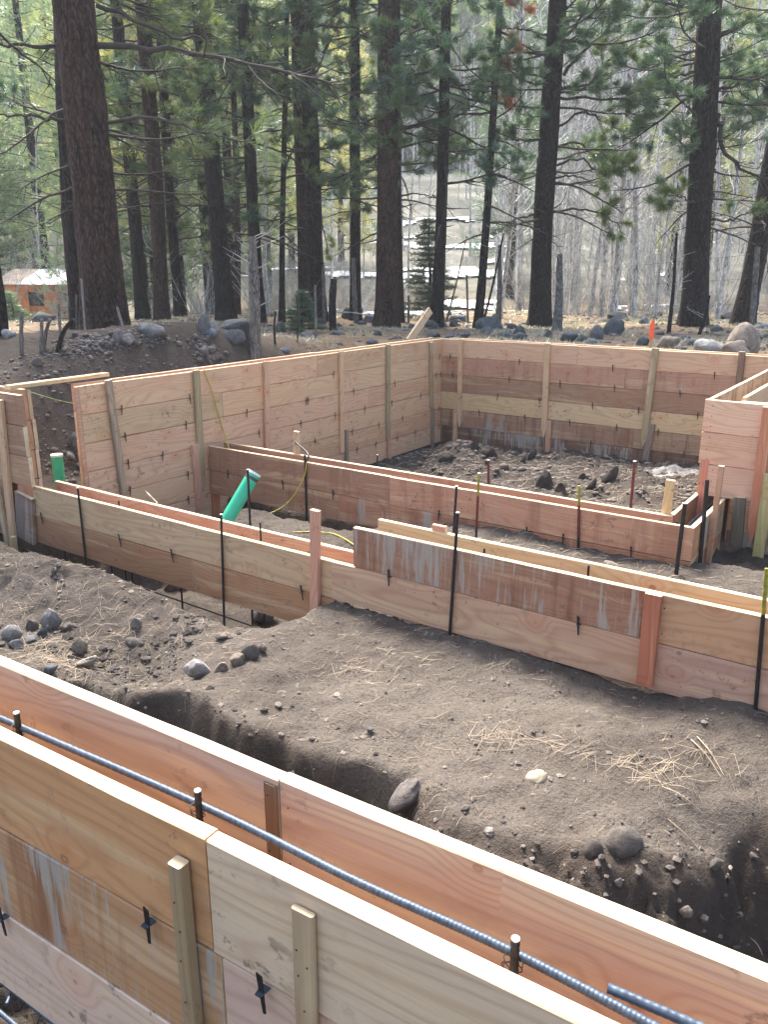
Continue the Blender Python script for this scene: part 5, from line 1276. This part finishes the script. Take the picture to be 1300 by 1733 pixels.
# left group, standing close and green
LG = [((-0.47, 37), 0, 'bright green pine at the far left behind the cabin'), ((-0.40, 36), 1, 'green pine crown showing above the cabin roof'), ((-0.36, 30), 4, 'bushy green pine just left of the thickest trunk'), ((-0.50, 42), 3, 'dark green pine at the left edge beyond the cabin'), ((-0.285, 34), 2, 'green pine between the thickest trunk and the slim dark pine'), ((-0.18, 33), 0, 'green pine behind the sturdy black pine')]
for (u, cy), k, lab in LG:
    x, y = site_xy(u * cy, cy); place_conifer(x, y, k, rng.uniform(.9, 1.1), rng.uniform(0, 6), lab, 'green pines behind the front row')
cnt = 0; tries = 0
while cnt < 74 and tries < 1500:
    tries += 1
    cy = rng.uniform(30, 105); u = rng.uniform(-0.56, 0.56)
    dens_ = 0.95 if u < -0.02 else 0.16 + 0.15 * (cy > 60)
    if rng.random() > dens_: continue
    x, y = site_xy(u * cy, cy)
    place_conifer(x, y, int(rng.integers(0, 5)), rng.uniform(.75, 1.2), rng.uniform(0, 6), 'pine among the many on the slope behind the clearing', 'pines on the slope behind the clearing'); cnt += 1
# dark fir, little fir, shrubs of green at the left
def fir(seed, Hh, wdt, needle, nd, ln, wd_):
    Lb = Limbs(seed); rg = Lb.rng; z = 0.08 * Hh
    while z < Hh * 0.98:
        f = 1 - z / Hh
        for k in range(7):
            ang = rg.uniform(0, 6.28); L = wdt * f * rg.uniform(.7, 1.1) + 0.05; p = np.array([0, 0, z]); d = np.array([math.cos(ang), math.sin(ang), 0.05]) * L
            Lb.seg(p, p + d, 0.012, 0.004)
            for t in np.linspace(0.25, 1, max(3, int(L / ln * 2.4))):
                for s_ in (-1, 1):
                    Lb.tp.append(p + d * t); Lb.td.append(d / L * .7 + np.array([-d[1], d[0], 0]) / L * s_ * .8 + [0, 0, 0.05])
        z += ln * 0.75
    return Lb.build('branches', 'needles', None, DEADTWIG, needle, nd, ln, wd_, 3, link_it=False)
def place_fir(px, py, hpx, fwd, wdt, needle, label, seed, nd=9, ln=0.22, wd_=0.02):
    B0 = at_fwd(px, py, fwd); Hh = px_size(hpx, fwd); z = hz(B0[0], B0[1])
    th = thing('fir_tree', label, 'tree', (B0[0], B0[1], z)); link('trunk', simple_trunk(Hh, 0.03 * Hh ** .6, BARK_DARK, seed), th)
    for nm, me in fir(seed, Hh, wdt, needle, nd, ln, wd_): link(nm, me, th)
place_fir(724, 520, 155, 24, 0.95, NEEDLE_DARK, 'dark green young fir left of the straight dark pine', 41, 9, 0.2, 0.016)
place_fir(512, 548, 66, 16, 0.42, mat_needles('little_fir_needles', c4(0.03, 0.075, 0.03), c4(0.05, 0.11, 0.045), .3), 'little green fir in front of the joined pair of pines', 42, 10, 0.09, 0.008)
place_fir(22, 545, 48, 24, 0.5, NEEDLE_PALE, 'small grey-green bush tree left of the cabin boulder', 43, 9, 0.16, 0.015)
place_fir(230, 562, 20, 15, 0.14, NEEDLE_PALE, 'tiny green seedling right of the thickest trunk', 44, 8, 0.07, 0.006)

# aspens
def aspen_kind(seed):
    Lb = Limbs(seed); rg = Lb.rng; Hh = rg.uniform(10, 14); r = rg.uniform(.055, .085)
    lean = np.array([rg.uniform(-.10, .10), rg.uniform(-.06, .06), 1.0]); P = [np.array([0, 0, -.2])]; d = lean.copy()
    for k in range(14): d = d + rg.normal(0, .03, 3) * [1, 1, 0]; P.append(P[-1] + d / np.linalg.norm(d) * Hh / 14)
    T_ = Limbs(seed); T_.path(P, r, r * .25); g = Geo(); prisms(g, T_.a, T_.b, np.array(T_.r0), np.array(T_.r1), 8); tm = g.mesh('trunk', BARK_ASPEN, True)
    for k in range(46):
        t = rg.uniform(.18, 1) * 14; i_ = min(int(t), 13); q = P[i_] + (P[i_ + 1] - P[i_]) * (t - i_); ang = rg.uniform(0, 6.28)
        L = rg.uniform(.5, 1.9) * (1.25 - t / 20); dd = np.array([math.cos(ang), math.sin(ang), rg.uniform(.3, 1.2)])
        Lb.branch(q, dd, L, .016, 1, 0, 0.02, .3, 4.0, 0)
    return [('trunk', tm)] + Lb.build('branches', 'needles', None, TWIG, NEEDLE, sides=3, link_it=False)
AK = [aspen_kind(600 + k) for k in range(6)]
cnt = 0
rng = np.random.default_rng(99)
while cnt < 190:
    cy = rng.uniform(25, 75); u = rng.uniform(-0.5, 0.56)
    dn = 0.16 + 0.9 * ss(0.02, 0.22, u)
    if rng.random() > dn: continue
    if cy < 33 and abs(u - 0.09) < 0.05: continue
    x, y = site_xy(u * cy, cy); sc = rng.uniform(.8, 1.3)
    th = thing('aspen_tree', 'slender bare pale trunked aspen in the grove behind the clearing', 'tree', (x, y, hz(x, y)), rng.uniform(0, 6), 'bare aspens behind the clearing'); th.scale = (sc, sc, sc)
    for nm, me in AK[cnt % 6]: link(nm, me, th)
    cnt += 1
# a few aspens that stand out
for k, (px, fwd, sc, lab) in enumerate([(1000, 25, 1.0, 'pale aspen, leftmost of the bright group right of the large dark pine'), (1018, 26, 1.2, 'second aspen of the bright group right of the large dark pine'), (1038, 25.5, 1.3, 'thickest aspen of the bright group right of the large dark pine'), (1075, 25, 1.3, 'leaning white aspen above the orange stake'), (1068, 27, 1.0, 'thin aspen beside the leaning white one'), (878, 30, 1.2, 'pale aspen just left of the large dark pine'), (1215, 24, 1.1, 'pale aspen between the thick pine and the leaning trunk'), (845, 24, .9, 'grey slim aspen right of the leaning pine')]):
    p = at_fwd(px, 530, fwd); th = thing('aspen_tree', lab, 'tree', (p[0], p[1], hz(p[0], p[1])), k * 1.3, 'aspens at the edge of the clearing'); th.scale = (sc * 1.25, sc * 1.25, sc)
    for nm, me in AK[(k * 2 + 1) % 6]: link(nm, me, th)

# bare brush
def brush_kind(seed, Hh):
    Lb = Limbs(seed); rg = Lb.rng
    for k in range(26):
        ang = rg.uniform(0, 6.28); dd = np.array([math.cos(ang) * .5, math.sin(ang) * .5, rg.uniform(.6, 1.4)])
        Lb.branch([rg.uniform(-.3, .3), rg.uniform(-.3, .3), -.05], dd, Hh * rg.uniform(.5, 1.1), .010, 2 if k % 2 else 1, 0, 0.0, .2, 5.0 / Hh, 0)
    return Lb.build('branches', 'needles', None, TWIG, NEEDLE, sides=3, link_it=False)
BK = [brush_kind(700 + k, h) for k, h in enumerate((1.6, 2.4, 3.2))]
rng = np.random.default_rng(123); cnt = 0
while cnt < 190:
    cy = rng.uniform(24.5, 64); u = rng.uniform(-0.5, 0.55)
    if abs(u - (0.10 + (cy - 30) * 0.002)) < 0.045 and cy < 45 and rng.random() < .85: continue
    x, y = site_xy(u * cy, cy); sc = rng.uniform(.6, 1.3)
    nm, me = BK[cnt % 3][0]
    th = thing('bare_shrub', 'leafless grey shrub', 'shrub', (x, y, hz(x, y)), rng.uniform(0, 6), 'leafless brush behind the trunks'); th.scale = (sc, sc, sc)
    link('stems', me, th); cnt += 1

# far wood on the hillside: too many to count, one mass
def far_wood():
    rg = np.random.default_rng(8); g = Geo(); P = []; D = []
    n = 2000; cy = rg.uniform(92, 185, n); u = rg.uniform(-0.6, 0.6, n); x, y = site_xy(u * cy, cy); z = height(x, y); Hh = rg.uniform(9, 19, n)
    prisms(g, np.column_stack([x, y, z]), np.column_stack([x, y, z + Hh * .95]), .22, .05, 4, 0)
    for k in range(n):
        m = 46; t = rg.random(m) ** 0.8; rad = (1 - t) * Hh[k] * .17 * rg.uniform(.6, 1.1, m) + .2; a = rg.uniform(0, 6.28, m)
        P.append(np.column_stack([x[k] + rad * np.cos(a), y[k] + rad * np.sin(a), z[k] + Hh[k] * (.12 + .88 * t)])); D.append(np.column_stack([np.cos(a), np.sin(a), 0 * a + .1]))
    tufts(g, np.concatenate(P), np.concatenate(D), rg, 4, 1.5, 0.75, 0.8, 1)
    o = link('far_forest', g.mesh('far_forest', [BARK_DARK, NEEDLE])); o['kind'] = 'stuff'; o['label'] = 'distant conifer forest covering the hillside'
far_wood()

# dry grass and litter blades on the forest floor
def grass():
    rg = np.random.default_rng(31); n = 60000; cy = rg.uniform(12.5, 30, n) ; u = rg.uniform(-.52, .52, n); x, y = site_xy(u * cy, cy)
    ins_, _, _, ap = masks(x, y); ok = (ins_ < .02) & (fbm(x / 1.5, y / 1.5, 3, 77) > -0.12); ok &= ~((x > -12) & (x < -8) & (y < 10.5)); x, y, cy = x[ok], y[ok], cy[ok]
    z = height(x, y); m = len(x); h = rg.uniform(.02, .09, m); a = rg.uniform(0, 6.28, m); wv = 0.004 + 0.0003 * cy
    base = np.column_stack([x, y, z - .005]); s = np.column_stack([np.cos(a), np.sin(a), 0 * a]) * wv[:, None]; tip = base + np.column_stack([rg.normal(0, .06, m), rg.normal(0, .06, m), h])
    V_ = np.stack([base - s, base + s, tip], 1).reshape(-1, 3); g = Geo(); g.add(V_, np.arange(3 * m).reshape(-1, 3))
    o = link('dry_grass', g.mesh('dry_grass', GRASSM)); o['kind'] = 'stuff'; o['label'] = 'short dry grass and needles on the forest floor'
grass()

# ------------------------------------------------------------------ snags, fence, cabin
def snag(px, py, top, wpx, fwd, label, mat=BARK_GREY, name='dead_snag', cat='snag', branches=5, seed=1):
    B0, T0 = tree_axis((px, py), top, fwd); T = T0 - B0; th = thing(name, label, cat, tuple(B0)); r = px_size(wpx, fwd) / 2
    link('trunk', trunk_mesh([T * 0, T * .5 + [.02, .01, 0], T], [r, r * .85, r * .6], seed, mat, 14, 30, .09, 1.2), th)
    if branches:
        Lb = Limbs(seed + 800)
        for k in range(branches):
            a = Lb.rng.uniform(0, 6.28); Lb.branch(T * Lb.rng.uniform(.4, 1), [math.cos(a), math.sin(a), .4], Lb.rng.uniform(.2, .6), .008, 1, 0, 0, .3, 5, 0)
        Lb.build('branches', 'needles', th, TWIG, NEEDLE, sides=3)
snag(430, 590, (427, 400), 18, 12.6, 'grey mossy broken stub in front of the tall dark pine', seed=3, branches=16)
snag(944, 545, (948, 430), 14, 17.5, 'broken grey snag right of the large dark pine', seed=4)
snag(1133, 556, (1146, 395), 6, 16.5, 'thin dark dead sapling left of the thick right pine', mat=BARK_DARK, seed=5, branches=9)
snag(1182, 560, (1202, 500), 5, 16, 'small crooked dark sapling before the thick right pine', mat=BARK_DARK, seed=6, branches=2)
snag(815, 530, (853, 395), 4, 19.2, 'thin forked sapling beside the leaning pine', mat=BARK_DARK, seed=7, branches=8)
snag(844, 532, (846, 415), 9, 20.5, 'slim grey dead trunk between the leaning pine and the large pine', seed=8, branches=6)
snag(755, 520, (790, 400), 3, 23, 'crooked bare sapling right of the dark fir', mat=BARK_GREY, seed=9, branches=12)
fence = thing('wire_fence', 'old wire fence of crooked grey posts crossing behind the dig', 'fence', tuple(ground_hit(466, 580)))
FB = np.array(fence.location)
posts = [((34, 600), (37, 527), 7, 'g'), ((66, 597), (70, 540), 6, 'g'), ((70, 592), (84, 540), 6, 'g'), ((105, 582), (99, 515), 5, 'g'), ((90, 594), (124, 540), 8, 'd'), ((466, 582), (466, 527), 4, 's'), ((502, 578), (502, 500), 3, 's'), ((535, 572), (533, 482), 4, 'g'), ((564, 560), (565, 472), 13, 'd'), ((549, 525), (547, 448), 6, 'g'), ((603, 520), (598, 436), 8, 'g'), ((747, 540), (743, 430), 7, 'g'), ((1272, 566), (1283, 418), 10, 'g'), ((692, 540), (692, 500), 4, 'g'), ((793, 535), (790, 465), 4, 'g')]
tops = []
for k, (b_, t_, wd_, m_) in enumerate(posts):
    p = ground_hit(*b_); f = cam_xy(p[0], p[1])[1]; f = min(f, 22.0); q = at_fwd(b_[0], b_[1], f); q[2] = hz(q[0], q[1]); t = at_fwd(t_[0], t_[1], f); r = px_size(wd_, f) / 2
    g = Geo(); P = smooth_path([q - [0, 0, .15], (q + t) / 2 + np.random.default_rng(k).normal(0, .012, 3), t], 10) - FB; tube(g, P, np.linspace(r, r * .85, 10) * (1 + .08 * np.sin(np.arange(10) * 2.1)), 9)
    o = link('post', g.mesh('post', {'g': BARK_GREY, 'd': BARK_DARK, 's': STEEL}[m_], True), fence)
    if m_ == 'd' and wd_ > 10: o['label'] = 'thick charred black post'
    tops.append((b_[0], q - FB, t - FB))
tops.sort(key=lambda s: s[0])
for a_ in (0.35, 0.65, 0.92):
    g = Geo()
    for s0, s1 in zip(tops[:-1], tops[1:]):
        A0 = s0[1] + (s0[2] - s0[1]) * a_; B1 = s1[1] + (s1[2] - s1[1]) * a_
        if np.linalg.norm(B1 - A0) > 12: continue
        tube(g, smooth_path([A0, (A0 + B1) / 2 - [0, 0, .03], B1], 5), .0025, 4)
    link('wire', g.mesh('wire', STEEL), fence)
# weathered planks leaning on the thickest trunk
for (b_, t_, w__, lab) in (((142, 568), (136, 473), 11, 'tall weathered grey plank standing against the thickest trunk'), ((127, 568), (128, 500), 9, 'short blackened plank beside the tall grey plank'), ((212, 552), (196, 520), 5, 'small pale slat leaning on the right side of the thickest trunk')):
    q = at_fwd(*b_, 14.0); q[2] = hz(q[0], q[1]) - .03; t = at_fwd(*t_, 14.35); d = q - t
    o = link('weathered_plank', lumber_mesh(float(np.linalg.norm(d)), .03, px_size(w__, 14), 'stake', 2), None, tuple(t), color=((0.17, 0.17, 0.17, 0) if 'short' not in lab else (.04, .04, .045, 0)))
    o.rotation_euler = Vector(d).to_track_quat('X', 'Z').to_euler(); o.rotation_euler.rotate_axis('X', math.radians(0)); tag(o, lab, 'plank')
# fallen logs
for (a, b, r_, lab) in (((207, 500), (214, 545), 4, 'short black broken branch propped at the right of the thickest trunk'), ((640, 538), (560, 528), 2, 'thin pale fallen branch below the wide reddish trunk')):
    f = 14.6 if a[0] < 300 else 20; P = [at_fwd(*a, f), at_fwd(*b, f)]; g = Geo(); tube(g, smooth_path([P[0], (P[0] + P[1]) / 2 + [0, 0, .05], P[1]], 8), px_size(r_, f) / 2, 7)
    tag(link('fallen_branch', g.mesh('fallen_branch', BARK_DARK if a[0] < 300 else TWIG, True)), lab, 'branch')

def cabin():
    f = 31.0; bl = at_fwd(2, 540, f); br = at_fwd(124, 540, f - 0.6)
    zb = min(hz(bl[0], bl[1]), hz(br[0], br[1])) - 0.05
    eave = at_fwd(60, 480, f)[2]; ridge = at_fwd(60, 455, f + 1.2)[2]; d = br[:2] - bl[:2]; Wd = float(np.hypot(*d)); rot = math.atan2(d[1], d[0])
    th = thing('cabin', 'small orange board cabin with a patched tin roof at the left', 'cabin', (bl[0], bl[1], zb), rot)
    Hh = eave - zb; D_ = 2.6
    def bx(g, x0, x1, y0, y1, z0, z1, mi=0):
        V_ = [[x0, y0, z0], [x1, y0, z0], [x1, y1, z0], [x0, y1, z0], [x0, y0, z1], [x1, y0, z1], [x1, y1, z1], [x0, y1, z1]]
        g.add(V_, [[0, 3, 2, 1], [4, 5, 6, 7], [0, 1, 5, 4], [1, 2, 6, 5], [2, 3, 7, 6], [3, 0, 4, 7]], mi)
    g = Geo(); bx(g, 0.02, Wd - .02, 0.03, D_, 0, Hh + .0); link('wall', g.mesh('wall', CABW), th)
    nb = 16; wx0, wx1, wz0, wz1 = Wd * .44, Wd * .61, Hh * .60, Hh * .82; bw = Wd / nb
    for k in range(nb):
        a, b = k * bw + .004, (k + 1) * bw - .004
        g = Geo()
        if b > wx0 and a < wx1: bx(g, a, b, -0.002 * (k % 3), .03, 0, wz0 - .03); bx(g, a, b, -0.002 * (k % 3), .03, wz1 + .03, Hh)
        else: bx(g, a, b, -0.002 * (k % 3) - .001, .03, 0, Hh)
        link('plank', g.mesh('plank', CABW), th)
    wdw = Geo(); bx(wdw, wx0 - .04, wx1 + .04, -.03, -.005, wz1, wz1 + .04); bx(wdw, wx0 - .04, wx1 + .04, -.03, -.005, wz0 - .04, wz0); bx(wdw, wx0 - .04, wx0, -.03, -.005, wz0, wz1); bx(wdw, wx1, wx1 + .04, -.03, -.005, wz0, wz1); bx(wdw, (wx0 + wx1) / 2 - .01, (wx0 + wx1) / 2 + .01, -.025, -.005, wz0, wz1)
    wo = link('window', wdw.mesh('window', DEADTWIG), th); g = Geo(); bx(g, wx0, wx1, .0, .02, wz0, wz1); link('pane', g.mesh('pane', GLASSD), wo)
    for xx in (0, Wd - .07, wx0 - .10):
        g = Geo(); bx(g, xx, xx + (.07 if xx != wx0 - .10 else .04), -.035, -.006, 0, Hh); link('trim', g.mesh('trim', CABTRIM), th)
    # corrugated roof sheets
    sheets = 6
    for k in range(sheets):
        x0 = -0.15 + (Wd + .3) / sheets * k; x1 = x0 + (Wd + .3) / sheets; g = Geo(); n = 24; xs_ = np.linspace(x0, x1, n); zc = .012 * np.sin(np.arange(n) * math.pi / 1.5)
        A_ = np.column_stack([xs_, np.full(n, -.2), Hh - .02 + zc]); B_ = np.column_stack([xs_, np.full(n, D_ / 2), ridge - zb + zc]); C_ = np.column_stack([xs_, np.full(n, D_ + .2), Hh - .02 + zc])
        i_ = np.arange(n - 1); g.add(np.concatenate([A_, B_, C_]), np.concatenate([np.stack([i_, i_ + 1, i_ + n + 1, i_ + n], -1), np.stack([i_ + n, i_ + n + 1, i_ + 2 * n + 1, i_ + 2 * n], -1)]))
        link('roof_sheet', g.mesh('roof_sheet', RUST if k in (0, 1) else TIN, True), th)
    # gable boards closing the attic at both ends
    for xx in (0.03, Wd - .03):
        g = Geo(); g.add([[xx, .03, Hh - .01], [xx, D_, Hh - .01], [xx, D_ / 2, ridge - zb - .05], [xx + .015, .03, Hh - .01], [xx + .015, D_, Hh - .01], [xx + .015, D_ / 2, ridge - zb - .05]], [[0, 1, 2], [3, 5, 4]]); link('gable', g.mesh('gable', CABW), th)
cabin()

# ------------------------------------------------------------------ air
def haze():
    g = Geo(); x0, x1, y0, y1, z0, z1 = -470, 470, -80, 560, -12, 54
    V_ = [[x0, y0, z0], [x1, y0, z0], [x1, y1, z0], [x0, y1, z0], [x0, y0, z1], [x1, y0, z1], [x1, y1, z1], [x0, y1, z1]]
    g.add(V_, [[0, 3, 2, 1], [4, 5, 6, 7], [0, 1, 5, 4], [1, 2, 6, 5], [2, 3, 7, 6], [3, 0, 4, 7]])
    m = N('haze'); v = m.n('ShaderNodeVolumePrincipled'); v.inputs['Color'].default_value = c4(0.88, 0.94, 1.0); v.inputs['Density'].default_value = 0.0010; v.inputs['Anisotropy'].default_value = 0.2
    m.l(v.outputs[0], m.out.inputs['Volume']); o = link('haze', g.mesh('haze', m.m)); o['kind'] = 'stuff'; o['label'] = 'thin bright haze between the trees'
HAZE = True
if HAZE: haze()

# ------------------------------------------------------------------ what to call each of the many trees and shrubs
MARKS = [(5, 'the left edge trunk'), (180, 'the thickest pine'), (240, 'the first slim dark pine'), (272, 'the second brown pine'), (303, 'the third slim black pine'), (383, 'the sturdy black pine'), (401, 'the thin reddish pine'), (438, 'the tall pine behind the stub'), (476, 'the very thin black pine'), (525, 'the joined pair of pines'), (601, 'the straight black pine'), (655, 'the wide reddish pine'), (740, 'the pine beside the dark fir'), (810, 'the slim leaning pine'), (915, 'the large dark pine'), (1175, 'the thick right pine'), (1258, 'the leaning right trunk')]
ORD = ['first', 'second', 'third', 'fourth', 'fifth', 'sixth', 'seventh', 'eighth', 'ninth', 'tenth', 'eleventh', 'twelfth', 'thirteenth', 'fourteenth', 'fifteenth', 'sixteenth', 'seventeenth', 'eighteenth', 'nineteenth', 'twentieth']
def ordinal(k):
    if k < 20: return ORD[k]
    t = {2: 'twenty', 3: 'thirty', 4: 'forty', 5: 'fifty', 6: 'sixty', 7: 'seventy', 8: 'eighty', 9: 'ninety'}[(k + 1) // 10]; u_ = (k + 1) % 10
    return t + '-' + ORD[u_ - 1] if u_ else {2: 'twentieth', 3: 'thirtieth', 4: 'fortieth', 5: 'fiftieth', 6: 'sixtieth', 7: 'seventieth', 8: 'eightieth', 9: 'ninetieth'}[(k + 1) // 10]
def name_many(group, what):
    gaps = {}
    for o in SC.objects:
        if o.get('group') == group and o.parent is None:
            cx, cy = cam_xy(o.location[0], o.location[1]); z = o.location[2] - EYE
            d = cy * math.cos(PITCH) - z * math.sin(PITCH); px = 650 + cx / d * F_PX
            i_ = sum(px > m_[0] for m_ in MARKS); gaps.setdefault(i_, []).append((px, o))
    for i_, L_ in gaps.items():
        L_.sort(key=lambda q: q[0])
        if i_ == 0: L_ = L_[::-1]
        for k, (px, o) in enumerate(L_):
            o['label'] = ordinal(k) + ' ' + what + (' to the right of ' + MARKS[i_ - 1][1] if i_ else ' to the left of ' + MARKS[0][1])
name_many('bare aspens behind the clearing', 'bare pale aspen')
name_many('pines on the slope behind the clearing', 'green pine on the slope')
name_many('leafless brush behind the trunks', 'leafless grey shrub')
